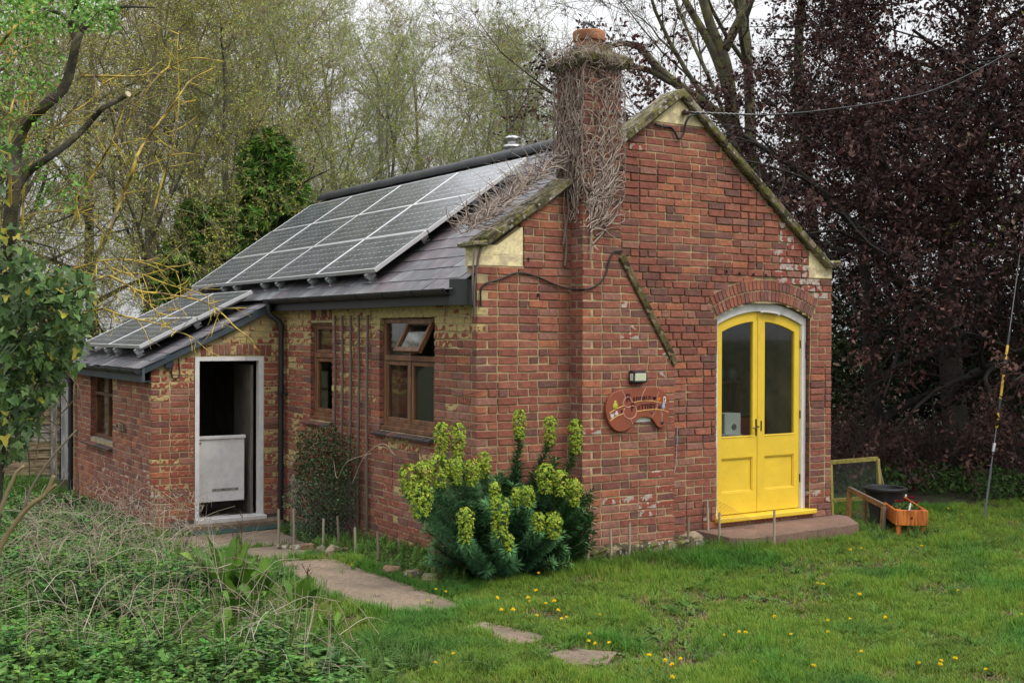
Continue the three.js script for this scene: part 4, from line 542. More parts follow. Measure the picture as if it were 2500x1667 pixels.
// ------------------------------------------------------------------ garden things by the right corner
const bars = (list, m, name, o) => list.forEach(([a, b, w, h]) => mesh(name, beamGeo(V(...a), V(...b), w, h, Math.abs(b[1] - a[1]) > .3 ? V(0, 0, 1) : V(0, 1, 0)), m, o));
function netting(o, p, ex, ey, nx, ny, r, col, name = 'wire_netting', bulge = 0, taper = 0) { // hexagon wire mesh on a patch
  const s = new Soup(), P = (i, j) => { const u = i / nx, v = j / ny * (1 - taper * u); return p.clone().addScaledVector(ex, u).addScaledVector(ey, v).add(V(0, 0, bulge * Math.sin(u * 3.14) * Math.sin(v * 3.14))); };
  for (let i = 0; i < nx; i++) { for (const sgn of [0, 1]) { const pts = []; for (let j = 0; j <= ny; j++) { const w = (j % 2) ? .5 : 0; pts.push(P(Math.min(nx, i + (sgn ? .5 - w + .5 : w)), j)); } s.tube(pts, r, r, 3, col); } }
  return stuff(mesh(name, s.geo(), mat([1, 1, 1], .5, { vertexColors: true, metalness: .6 }), o));
}
const gx = (x, z) => ground(x, z);
{
  const o = thing('mesh_screen', 'upright pale green timber frame covered with wire netting behind the plant pot', 'garden screen'); const A = [5.15, -.28, -.5], B = [5.20, .40, -.58], C = [5.73, .44, -.33], D = [5.66, -.28, -.2];
  bars([[A, B, .04, .04], [B, C, .04, .045], [[5.16, -.04, -.53], [5.69, -.01, -.25], .035, .04], [D, C, .04, .035]], greenWood, 'frame_bar', o); netting(o, V(5.17, -.03, -.52), V(.53, .02, .28), V(.035, .42, -.055), 26, 32, .0012, [.16, .17, .17]);
  const b = thing('hazel_prop', 'thin crooked hazel stick propping the netting frame', 'stick'); const s = new Soup(); s.tube(smooth([V(5.86, -.26, -.3), V(5.84, 0, -.3), V(5.8, .22, -.33), V(5.76, .44, -.35)], 10), .012, .011, 6, [.25, .18, .12], true); mesh('stick', s.geo(), twigM, b);
}
{
  const o = thing('cloche_frame', 'weathered sloping timber cloche frame with grey metal edge by the doorstep', 'cloche frame'); const y = -.26;
  bars([[[4.93, y, -.06], [5.0, .16, -.1], .05, .03], [[5.0, .15, -.1], [5.0, .015, .4], .045, .05], [[4.99, y, .36], [5.0, .0, .38], .05, .03], [[5.2, y, -.05], [5.2, .1, -.05], .04, .03], [[5.25, y, .5], [5.3, .03, .5], .045, .03], [[5.02, -.02, .41], [5.28, -.0, .5], .03, .06]], tanWood, 'timber', o); bars([[[4.97, y, .42], [4.98, .01, .42], .022, .03], [[4.985, .17, -.1], [4.985, .03, .41], .012, .03]], galv, 'metal_edge', o); netting(o, V(4.97, -.2, 0), V(0, -.02, .34), V(.02, .3, 0), 12, 14, .001, [.2, .2, .2]);
}
{
  const o = thing('plant_pot', 'large empty black plastic plant pot between the frames', 'plant pot', null, [5.34, gx(5.34, .2), .12]); mesh('pot_body', new THREE.LatheGeometry([[0, 0], [.15, 0], [.155, .02], [.2, .3], [.215, .38], [.235, .385], [.245, .42], [.225, .43], [.2, .42], [.16, .05], [0, .04]].map(p => new THREE.Vector2(...p)), 32), blackPlastic, o); const t = mesh('pot_handle', cbox(.03, .03, .012, .004), whitePaint, o); t.position.set(.12, .34, .19);
}
{
  const o = thing('trough_planter', 'orange stained timber trough planter on legs with red flowers', 'planter', null, [4.95, 0, .8], 0); const y = ground(5, .8) - .02, top = -.0;
  const ux = V(.62, 0, -.78).normalize(), pt = (a, b, yy) => { const p = ux.clone().multiplyScalar(a).addScaledVector(V(.78, 0, .62), b); return [p.x, yy, p.z]; };
  const M = orangeWood, plank = (a0, a1, b, y0, y1, d = .025) => { const g = cbox(a1 - a0, y1 - y0, d, .004, 0), q = mesh('plank', g, M, o); const c = pt((a0 + a1) / 2, b, 0); q.position.set(c[0], (y0 + y1) / 2, c[2]); q.rotation.y = Math.atan2(.78, .62); return q; };
  const leg = (a, b) => { const q = mesh('leg', cbox(.05, .32, .05, .004), M, o), c = pt(a, b, 0); q.position.set(c[0], y + .15, c[2]); q.rotation.y = Math.atan2(.78, .62); };
  leg(0, -.13); leg(0, .13); leg(1.1, -.13); leg(1.1, .13); plank(-.02, 1.12, -.16, -.13, .03); plank(-.02, 1.12, .16, -.13, .03); plank(0, 1.1, 0, y + .04, y + .09, .05);
  { const q = mesh('end_board', cbox(.34, .165, .026, .004), M, o); const c = pt(-.035, 0, 0); q.position.set(c[0], -.05, c[2]); q.rotation.y = Math.atan2(.78, .62) + Math.PI / 2; const h = mesh('knot_hole', new THREE.CylinderGeometry(.012, .012, .004, 12), blackMetal, o); h.rotation.set(Math.PI / 2, 0, 0); h.position.set(c[0] - .0135, -.05, c[2] + .012); h.rotation.z = .9; }
  mesh('soil', cbox(1.06, .02, .28, .004).rotateY(Math.atan2(.78, .62)).translate(...pt(.55, 0, -.02)), mat([.03, .022, .015], 1), o);
  const fl = thing('bedding_plant', 'dark red flowers growing at the end of the orange trough', 'flowers', null, [5.15, -.01, .55]); const lf = new Soup(), pe = new Soup(); for (let i = 0; i < 70; i++) { const d = rdir(); d.y = Math.abs(d.y); lf.leaf(V(rr(-.1, .1), rr(0, .05), rr(-.1, .1)), d.normalize(), perp(d), rr(.04, .07), .03, vary([.07, .15, .03], .3)); } for (let i = 0; i < 7; i++) { const c = V(rr(-.11, .12), rr(.07, .13), rr(-.1, .1)); for (let k = 0; k < 14; k++) { const d = rdir(); d.y = Math.abs(d.y) * .6 + .2; pe.leaf(c, d.normalize(), perp(d), rr(.018, .028), .02, vary([.28, .004, .015], .3)); } } mesh('leaves', lf.geo(), leafM, fl); stuff(mesh('petals', pe.geo(), leafM, fl));
  const lb = mesh('plant_label', cbox(.035, .11, .003, .001), mat([.75, .75, .75], .5), scene); lb.position.set(4.98, .045, .76); lb.rotation.set(0, .3, -.5); tag(lb, 'white plastic plant label stuck in the orange trough', 'plant label');
}
{ const o = thing('netting_scrap', 'bent scrap of brown chicken wire leaning at the left of the yellow doors', 'wire netting'); netting(o, V(2.74, -.08, .05), V(.5, -.02, .16), V(-.05, .36, -.02), 18, 15, .0014, [.16, .12, .08], 'wire_netting', .05, .8); }
// ------------------------------------------------------------------ overhead wires and guy wire
{
  const w = thing('overhead_cable', 'black service cable hanging from the gable apex to the upper right', 'cable'); const s = new Soup(), pts = [V(2.44, 4.15, .05), at(1792, 279, 12.45), at(1874, 280.5, 12.7), at(2035, 266, 13.2), at(2231, 234, 13.8), at(2321, 203.5, 14.1), at(2456, 134, 14.6), at(2560, 75, 15)]; s.tube(smooth(pts, 60), .009, .009, 6, [1, 1, 1]); mesh('cable', s.geo(), blackPlastic, w); const t = new Soup(); const c = smooth(pts, 200).slice(2, 46); for (const ph of [0, 3.14]) t.tube(c.map((p, i) => p.clone().add(V(.0, Math.cos(i * .9 + ph) * .012, Math.sin(i * .9 + ph) * .012))), .003, .003, 4, [1, 1, 1]); mesh('dead_end_grip', t.geo(), steel, w);
  const w2 = thing('overhead_wire', 'thin straight overhead wire crossing the purple tree near the top', 'wire'); const q = new Soup(); q.tube([at(2100, -20, 20), at(2155, 0, 19.4), at(2290, 44, 18), at(2500, 107, 15.6), at(2580, 130, 15)], .008, .008, 6, [1, 1, 1]); mesh('wire', q.geo(), blackPlastic, w2);
  const g = thing('guy_wire', 'taut grey guy wire with yellow and black guard by the purple tree', 'guy wire'); const a = V(6.42, -.28, .62), b = at(2512, 470, 15.0), P = t => a.clone().lerp(b, t); const u = new Soup(); u.tube([a, P(1.6)], .007, .007, 6, [1, 1, 1]); mesh('wire', u.geo(), mat([.2, .2, .21], .6, { metalness: .4 }), g); const seg = (t0, t1, r, m, n) => { const k = new Soup(); k.tube([P(t0), P(t1)], r, r, 10, [1, 1, 1], true); mesh(n, k.geo(), m, g); };
  const yl = mat([.62, .40, .05], .5), bk = mat([.02, .02, .02], .5); seg(.0, .16, .014, mat([.07, .08, .08], .6), 'anchor_rod'); const L = [1266, 470], tt = y => (L[0] - y) / (L[0] - L[1]); const ys = [1058, 1018, 988, 976, 919, 883, 849]; [[1045, 1010, yl], [1010, 977, bk], [977, 920, yl], [920, 884, bk], [884, 850, yl], [850, 815, bk]].forEach(([y0, y1, m]) => seg(tt(y0), tt(y1), .016, m, 'guard_band')); seg(tt(1100), tt(1080), .02, galv, 'thimble');
}

// ------------------------------------------------------------------ trees
// grows limbs as tapered tubes; the last order carries twigs and leaves
function growTree(seed, o) {
  const r = rng(seed), wood = new Soup(), crown = new Soup(), tips = [];
  const bark = (t, i, p) => { const n = vn(p.x * 6 + i, p.y * 4, seed), c = mixc(o.bark, o.bark2 ?? o.bark, ss(.45, .75, n)); return c; };
  function branch(p, d, L, R, lv) {
    const n = lv === 0 ? 9 : lv === 1 ? 7 : lv === 2 ? 5 : 3, pts = [p.clone()], dir = d.clone(), q = p.clone(), wob = o.wob[lv] ?? .25;
    for (let i = 0; i < n; i++) { dir.addScaledVector(rdir(r), wob).addScaledVector(V(0, 1, 0), o.trop[lv] ?? .05).normalize(); q.addScaledVector(dir, L / n); if (q.y < .15) { q.y = .15; dir.y = Math.abs(dir.y); } pts.push(q.clone()); }
    const R1 = R * (lv === 0 ? .22 : .3), sd = [9, 6, 4, 3, 3][lv] ?? 3;
    if (lv <= o.woodLv) wood.tube(pts, R, R1, sd, bark, false, .9); else crown.tube(pts, R, R1, 3, vary(o.twig, .25, r));
    if (lv === o.levels) { tips.push([pts, dir]); return; }
    const kn = o.kids[lv]; for (let k = 0; k < kn; k++) {
      const t = Math.max(o.from[lv] ?? .25, Math.min(.99, (o.from[lv] ?? .25) + (1 - (o.from[lv] ?? .25)) * ((k + r()) / kn))), f = t * n, i = Math.min(n - 1, Math.floor(f)), a = pts[i].clone().lerp(pts[i + 1], f - i), td = pts[i + 1].clone().sub(pts[i]).normalize();
      const sp = perp(td, r), ang = rr(...o.ang[lv], r), nd = td.clone().multiplyScalar(Math.cos(ang)).addScaledVector(sp, Math.sin(ang)).normalize();
      branch(a, nd, L * rr(...o.ratio[lv], r) * (lv === 0 ? 1.15 - .6 * t : 1), Math.max(o.minR ?? .004, R * (1 - .7 * t) * rr(.4, .62, r)), lv + 1);
    }
  }
  branch(V(0, 0, 0), (o.lean ?? V(0, 1, 0)).clone().normalize(), o.h, o.R, 0);
  for (const [pts, dir] of tips) o.tip(crown, pts, dir, r);
  return { wood: wood.geo(), crown: crown.geo() };
}
const spray = (tw, leaves, col, size, len, nTw, nLf) => (s, pts, dir, r) => { // bare twigs with opening leaves
  for (let k = 0; k < nTw; k++) { const f = r() * (pts.length - 1), i = Math.min(pts.length - 2, Math.floor(f)), a = pts[i].clone().lerp(pts[i + 1], f - i), d = dir.clone().addScaledVector(rdir(r), .9).normalize(), L = len * rr(.5, 1.2, r), b = a.clone().addScaledVector(d, L).add(V(0, rr(-.1, .12, r) * L, 0)); s.tube([a, a.clone().lerp(b, .55).addScaledVector(rdir(r), L * .06), b], tw[3], tw[3] * .45, 3, vary(tw, .3, r));
    for (let q = 0; q < nLf; q++) { if (r() > leaves) continue; const c = a.clone().lerp(b, r()).addScaledVector(rdir(r), .03), dd = rdir(r); s.leaf(c, dd, perp(dd, r), size * rr(.6, 1.3, r), size * rr(.4, .7, r), vary(pick(col, r), .3, r)); } }
};
const olive = [[.37, .40, .06], [.45, .47, .08], [.28, .34, .05]], brownBud = [[.30, .19, .09], [.24, .15, .075], [.37, .31, .09]], fresh = [[.33, .46, .09], [.26, .40, .08], [.38, .50, .13]];
const base = { levels: 4, woodLv: 2, kids: [14, 6, 4, 3], from: [.1, .2, .2, .2], ang: [[.45, .95], [.4, .9], [.4, .9], [.4, 1]], ratio: [[.32, .5], [.4, .6], [.42, .62], [.4, .7]], wob: [.07, .16, .2, .25], trop: [.03, .07, .05, .02], h: 13, R: .17, minR: .006 };
const kinds = [
  growTree(1, { ...base, bark: [.13, .115, .075], bark2: [.17, .16, .08], twig: [.24, .21, .125], tip: spray([.26, .22, .13, .0055], .8, [...olive, brownBud[2]], .06, .55, 5, 7) }),
  growTree(2, { ...base, kids: [15, 6, 4, 3], ang: [[.3, .65], [.35, .8], [.4, .9], [.4, 1]], bark: [.15, .13, .09], bark2: [.2, .19, .14], twig: [.24, .19, .13], tip: spray([.27, .21, .14, .0055], .6, [...brownBud, olive[1], olive[0]], .055, .6, 5, 6) }),
  growTree(3, { ...base, h: 14, kids: [14, 6, 4, 3], ang: [[.35, .7], [.35, .7], [.35, .8], [.4, .9]], bark: [.22, .205, .175], bark2: [.30, .29, .26], twig: [.30, .28, .24], tip: spray([.29, .27, .21, .005], .8, [fresh[0], olive[1], fresh[2]], .055, .5, 5, 7) }),
  growTree(4, { ...base, h: 11, R: .2, kids: [14, 6, 4, 3], ang: [[.6, 1.15], [.4, .9], [.4, .9], [.4, 1]], trop: [.02, .0, -.02, -.06], bark: [.10, .09, .06], bark2: [.15, .15, .07], twig: [.21, .19, .11], tip: spray([.24, .21, .12, .0055], .7, [...olive, fresh[1]], .055, .6, 5, 6) }),
];
function plantTree(name, k, label, grp, x, z, s, ry, sy = 1, y = null) { const o = thing(name, label, 'tree', grp, [x, (y ?? ground(x, z)) - .1, z], ry); o.scale.set(s, s * sy, s); mesh('trunk', k.wood, barkM, o); mesh('crown', k.crown, matteLeafM, o); return o; }
const treeWord = ['olive budding tree', 'brown twiggy tree', 'pale barked tree', 'dark spreading tree'];
// [photo column, distance, kind, size]
const wood = [[-120, 20, 3, 0.61], [70, 22, 0, 0.65], [240, 24, 3, 0.79], [345, 21, 0, 0.58], [440, 27, 1, 0.79], [560, 24, 3, 0.69], [660, 29, 0, 0.76], [745, 27, 2, 0.56], [890, 27, 2, 0.56], [970, 30, 2, 0.6], [1125, 32, 0, 0.66], [1195, 28, 2, 0.54], [1365, 29, 2, 0.5], [1470, 36, 0, 0.5], [390, 34, 2, 0.93], [20, 28, 2, 0.84], [610, 37, 1, 0.96], [860, 38, 0, 0.8], [1080, 38, 1, 0.8], [1290, 39, 0, 0.76], [480, 41, 0, 1.12], [1600, 38, 1, 0.45], [-60, 34, 0, 1.02]];
const near = ['above the lean-to roof', 'beyond the house ridge', 'behind the chimney', 'at the left edge of the wood'];
const seen = new Map();
wood.forEach(([u, d, k, s], i) => { const p = at(u, 1000, d), w = u < 150 ? 'at the left edge' : u < 480 ? 'above the lean-to' : u < 800 ? 'left of the ridge' : u < 1150 ? 'above the ridge' : u < 1440 ? 'behind the chimney' : 'behind the gable apex';
  let lb = `${treeWord[k]} ${w}, ${d < 26 ? 'in the front rank' : d < 33 ? 'in the second rank' : 'deep in the wood'}`; const n = seen.get(lb) ?? 0; seen.set(lb, n + 1); if (n) lb += n === 1 ? ', right of its like' : ', rightmost of its like';
  plantTree('woodland_tree', kinds[k], lb, 'woodland trees behind the cottage', p.x, p.z, s, i * 2.4, 1 + .06 * Math.sin(i * 3)); });
// trees beyond the frame that the windows mirror
for (const [x, z, k, s, w] of [[-14, -6, 0, 1, 'left of the garden by the lean-to'], [-17, -1, 1, 1.1, 'left of the garden level with the path'], [-15, 4, 3, 1, 'left of the garden beside the photographer'], [13, 7, 0, 1, 'right of the lawn'], [16, 1, 3, 1.1, 'right of the purple tree']]) plantTree('garden_tree', kinds[k], `${treeWord[k]} outside the view, ${w}`, 'trees around the garden', x, z, s, x);
// ash with hanging seed bunches behind the gable
{
  const keys = (s, pts, dir, r) => { spray([.17, .155, .13, .006], .25, brownBud, .04, .5, 4, 4)(s, pts, dir, r); if (r() < .22) { const c = pts.at(-1), n = 16; for (let k = 0; k < n; k++) { const d = V(rr(-.5, .5, r), -1, rr(-.5, .5, r)).normalize(); s.leaf(c.clone().add(V(rr(-.05, .05, r), rr(-.16, .02, r), rr(-.05, .05, r))), d, perp(d, r), rr(.05, .08, r), .016, vary([.115, .065, .05], .3, r)); } } };
  const ash = growTree(77, { ...base, h: 12, R: .2, kids: [12, 7, 5, 3], from: [.2, .3, .25, .2], ang: [[.5, .95], [.4, .9], [.4, 1], [.4, 1]], ratio: [[.45, .65], [.4, .6], [.42, .62], [.4, .7]], wob: [.09, .2, .22, .28], trop: [.02, .05, .02, -.02], bark: [.10, .095, .06], bark2: [.15, .15, .06], twig: [.13, .12, .09], tip: keys });
  const p = at(1830, 1000, 25); const o = plantTree('ash_tree', ash, 'mossy ash with hanging brown seed bunches behind the gable apex', null, p.x, p.z, 1.05, .5); o.userData.group = undefined; delete o.userData.group;
  // the two mossy limbs arching over towards the chimney, and the ivy clad stems
  const limb = new Soup(), moss = (t, i, q) => mixc([.085, .078, .055], [.16, .155, .05], ss(.42, .65, vn(q.x * 9 + i, q.y * 9, 7))); const T = (pts, a, b) => limb.tube(smooth(pts.map(([u, v]) => at(u, v, 23).sub(o.position)), 24), a, b, 8, moss);
  T([[1905, 560], [1860, 430], [1790, 310], [1680, 225], [1610, 170], [1560, 115], [1520, 106], [1490, 112], [1450, 90]], .125, .03); T([[1640, 200], [1580, 170], [1500, 160], [1420, 150], [1380, 170]], .075, .018); T([[1800, 480], [1790, 300], [1770, 150], [1735, 60], [1700, -60]], .15, .075); T([[1788, 250], [1740, 120], [1690, 30], [1650, -40]], .1, .05); T([[1770, 120], [1810, 40], [1850, -40]], .1, .06); T([[1990, 600], [1960, 300], [1950, 120], [1965, -60]], .11, .075);
  const inv = new THREE.Matrix4().makeRotationY(-o.rotation.y), lm = mesh('limb', limb.geo().applyMatrix4(inv).scale(1 / 1.05, 1 / 1.05, 1 / 1.05), barkM, o); stuff(lm);
  const iv = new Soup(), r = rng(9); for (const [u, v, w] of [[1950, 250, 22], [1955, 350, 40], [1930, 420, 60], [1890, 480, 60], [1800, 420, 40], [1870, 520, 80], [1940, 160, 16]]) for (let k = 0; k < 170; k++) { const q = at(u + rr(-w, w, r), v + rr(-50, 50, r), 22.6 + rr(-.3, .5, r)), d = rdir(r); iv.leaf(q, d, perp(d, r), rr(.06, .1, r), rr(.05, .08, r), vary([.06, .11, .025], .35, r)); }
  const ig = tag(mesh('tree_ivy', iv.geo(), glossLeafM, scene), 'green ivy climbing the mossy stems behind the right roof slope', 'ivy');
}
// evergreen conifer left of the main roof
{
  const r = rng(31), wd = new Soup(), cr = new Soup(), H = 5.9; wd.tube([V(0, 0, 0), V(.05, H * .5, 0), V(0, H * .97, .05)], .2, .03, 8, [.10, .075, .05]);
  for (let i = 0; i < 260; i++) { const t = Math.pow(r(), 1.15), y = .5 + t * (H - .7), R = (1 - Math.pow(t, 1.3) * .88) * 2.5 * rr(.55, 1.15, r), a = r() * 6.283, d = V(Math.cos(a), rr(-.12, .18, r), Math.sin(a)).normalize(), p0 = V(0, y, 0), p1 = p0.clone().addScaledVector(d, R).add(V(0, -.25 * R * .5 + rr(-.2, .2, r), 0)); const c = smooth([p0, p0.clone().lerp(p1, .5).add(V(0, .15, 0)), p1], 6); wd.tube(c, .028, .006, 4, [.12, .085, .05]);
    for (let k = 0; k < 23; k++) { const f = rr(.25, 1, r), q = c[Math.min(6, Math.floor(f * 6))].clone().addScaledVector(rdir(r), .16), dd = d.clone().multiplyScalar(.7).addScaledVector(rdir(r), .7).add(V(0, -.25, 0)).normalize(), col = vary(pick([[.085, .19, .03], [.12, .235, .038], [.06, .14, .025]], r), .3, r), sd = perp(dd, r), L = rr(.2, .34, r);
      for (let e = -3; e <= 3; e++) { const bd = dd.clone().addScaledVector(sd, e * .3).normalize(); cr.leaf(q, bd, perp(bd, r), L * (1 - Math.abs(e) * .13), .035, col, .1); } } }
  const p = at(650, 1000, 22.5), o = thing('conifer_tree', 'bright green feathery conifer rising left of the main roof panels', 'conifer', null, [p.x, ground(p.x, p.z) - .1, p.z]); mesh('trunk', wd.geo(), barkM, o); mesh('crown', cr.geo(), matteLeafM, o);
  const p2 = at(500, 1000, 22), o2 = o.clone(); o2.name = numbered('conifer_tree'); o2.position.set(p2.x, ground(p2.x, p2.z) - .1, p2.z); o2.scale.set(1.05, .78, 1.05); o2.rotation.y = 2; o2.userData = { label: 'smaller dark conifer above the lean-to panels among bare twigs', category: 'conifer' }; scene.add(o2);
}
// purple leaved tree on the right
{
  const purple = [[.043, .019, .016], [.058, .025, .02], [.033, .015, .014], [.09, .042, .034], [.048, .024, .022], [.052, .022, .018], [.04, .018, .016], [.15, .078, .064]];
  const tip = (s, pts, dir, r) => { const tone = vary(pick(purple, r), .3, r), cnt = 14 + Math.floor(r() * 26), spr = rr(.06, .15, r); for (let k = 0; k < cnt; k++) { const f = r() * (pts.length - 1), i = Math.min(pts.length - 2, Math.floor(f)), q = pts[i].clone().lerp(pts[i + 1], f - i).addScaledVector(rdir(r), spr * r() + .02), d = rdir(r).add(V(0, -.35, 0)).normalize(); s.leaf(q, d, perp(d, r), rr(.04, .1, r), rr(.025, .055, r), vary(r() < .7 ? tone : pick(purple, r), .3, r), rr(.05, .35, r)); } };
  const t = growTree(55, { levels: 4, woodLv: 2, kids: [15, 8, 6, 4], from: [.12, .2, .2, .2], ang: [[.7, 1.35], [.4, 1], [.4, 1], [.4, 1]], ratio: [[.42, .62], [.4, .62], [.42, .6], [.4, .65]], wob: [.1, .18, .22, .25], trop: [.03, -.03, -.07, -.1], h: 8.6, R: .2, minR: .004, bark: [.05, .042, .036], bark2: [.07, .06, .045], twig: [.05, .035, .03], tip });
  const mk = (u, d, s, ry, label, sy = 1) => { const p = at(u, 1100, d), o = thing('purple_plum_tree', label, 'tree', 'purple leaved trees', [p.x, ground(p.x, p.z) - .1, p.z], ry); o.scale.set(s, s * sy, s); mesh('trunk', t.wood, barkM, o); mesh('crown', t.crown, leafM, o); return o; };
  mk(2335, 18.6, 1.08, 0, 'purple leaved plum tree with dark leaning trunk behind the guy wire'); mk(2150, 19.6, .78, 2.2, 'purple leaved plum tree close behind the right wall corner', .95); mk(2680, 19.5, 1.15, 4.1, 'purple leaved plum tree at the right edge of the photo');
  // shaded shrubs and red brown hedge below
  const r = rng(88); function shrub(name, label, cat, grp, x, z, rx, h, cols, n, L, W, m, tw) { const s = new Soup(), b = new Soup(); for (let i = 0; i < n; i++) { const d = rdir(r), k = Math.pow(r(), .4), q = V(d.x * rx * k, h * .5 + d.y * h * .5 * k, d.z * rx * k * .8); q.addScaledVector(rdir(r), .08); if (q.y < 0.02) q.y = .02 + r() * .1; const dd = rdir(r); s.leaf(q, dd, perp(dd, r), L * rr(.6, 1.3, r), W * rr(.6, 1.2, r), vary(pick(cols, r), .35, r)); } for (let i = 0; i < tw; i++) { const a = V(rr(-.5, .5, r) * rx, 0, rr(-.4, .4, r) * rx), e = V(rr(-1, 1, r) * rx, h * rr(.5, 1.1, r), rr(-.8, .8, r) * rx); b.tube(smooth([a, a.clone().lerp(e, .5).addScaledVector(rdir(r), .12), e], 4), .009, .003, 3, vary([.085, .05, .042], .4, r)); } const o = thing(name, label, cat, grp, [x, ground(x, z), z]); mesh('foliage', s.geo(), m, o); if (tw) mesh('stems', b.geo(), twigM, o).userData.kind = 'stuff'; return o; }
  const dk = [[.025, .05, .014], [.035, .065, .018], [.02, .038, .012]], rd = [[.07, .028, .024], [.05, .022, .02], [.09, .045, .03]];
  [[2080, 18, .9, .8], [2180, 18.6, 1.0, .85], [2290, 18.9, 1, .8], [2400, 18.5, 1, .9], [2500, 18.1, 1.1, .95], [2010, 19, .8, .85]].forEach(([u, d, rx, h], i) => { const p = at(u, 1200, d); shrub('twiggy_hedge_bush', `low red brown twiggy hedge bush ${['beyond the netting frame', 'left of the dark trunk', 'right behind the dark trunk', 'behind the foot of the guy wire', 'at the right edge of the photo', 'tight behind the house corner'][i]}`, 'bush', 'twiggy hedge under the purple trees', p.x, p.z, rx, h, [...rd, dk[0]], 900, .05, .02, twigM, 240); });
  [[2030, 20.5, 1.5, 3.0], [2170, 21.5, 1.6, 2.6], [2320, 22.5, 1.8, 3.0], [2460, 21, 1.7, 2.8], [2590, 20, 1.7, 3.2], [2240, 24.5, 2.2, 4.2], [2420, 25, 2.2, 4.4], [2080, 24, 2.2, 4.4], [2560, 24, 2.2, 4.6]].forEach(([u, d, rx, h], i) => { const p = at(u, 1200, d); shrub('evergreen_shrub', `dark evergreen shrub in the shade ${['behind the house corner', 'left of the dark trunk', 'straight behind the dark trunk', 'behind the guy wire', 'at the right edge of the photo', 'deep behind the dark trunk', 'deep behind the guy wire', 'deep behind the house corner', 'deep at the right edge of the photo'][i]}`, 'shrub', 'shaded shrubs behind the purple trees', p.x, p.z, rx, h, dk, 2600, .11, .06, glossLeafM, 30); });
  const p = at(2400, 1215, 16.2), q = at(2150, 1205, 17);
  for (const [u, d, lb] of [[2120, 16.6, 'low green weeds at the lawn edge beyond the planter'], [2260, 16.9, 'low green weeds at the lawn edge left of the dark trunk'], [2400, 16.4, 'low green weeds at the lawn edge by the guy wire'], [2490, 16, 'low green weeds at the lawn edge by the right border']]) { const k = at(u, 1215, d); shrub('weed_clump', lb, 'weeds', 'weeds along the shaded lawn edge', k.x, k.z, .85, .35, [[.05, .10, .02], [.035, .075, .018]], 500, .08, .05, leafM, 0); }
}

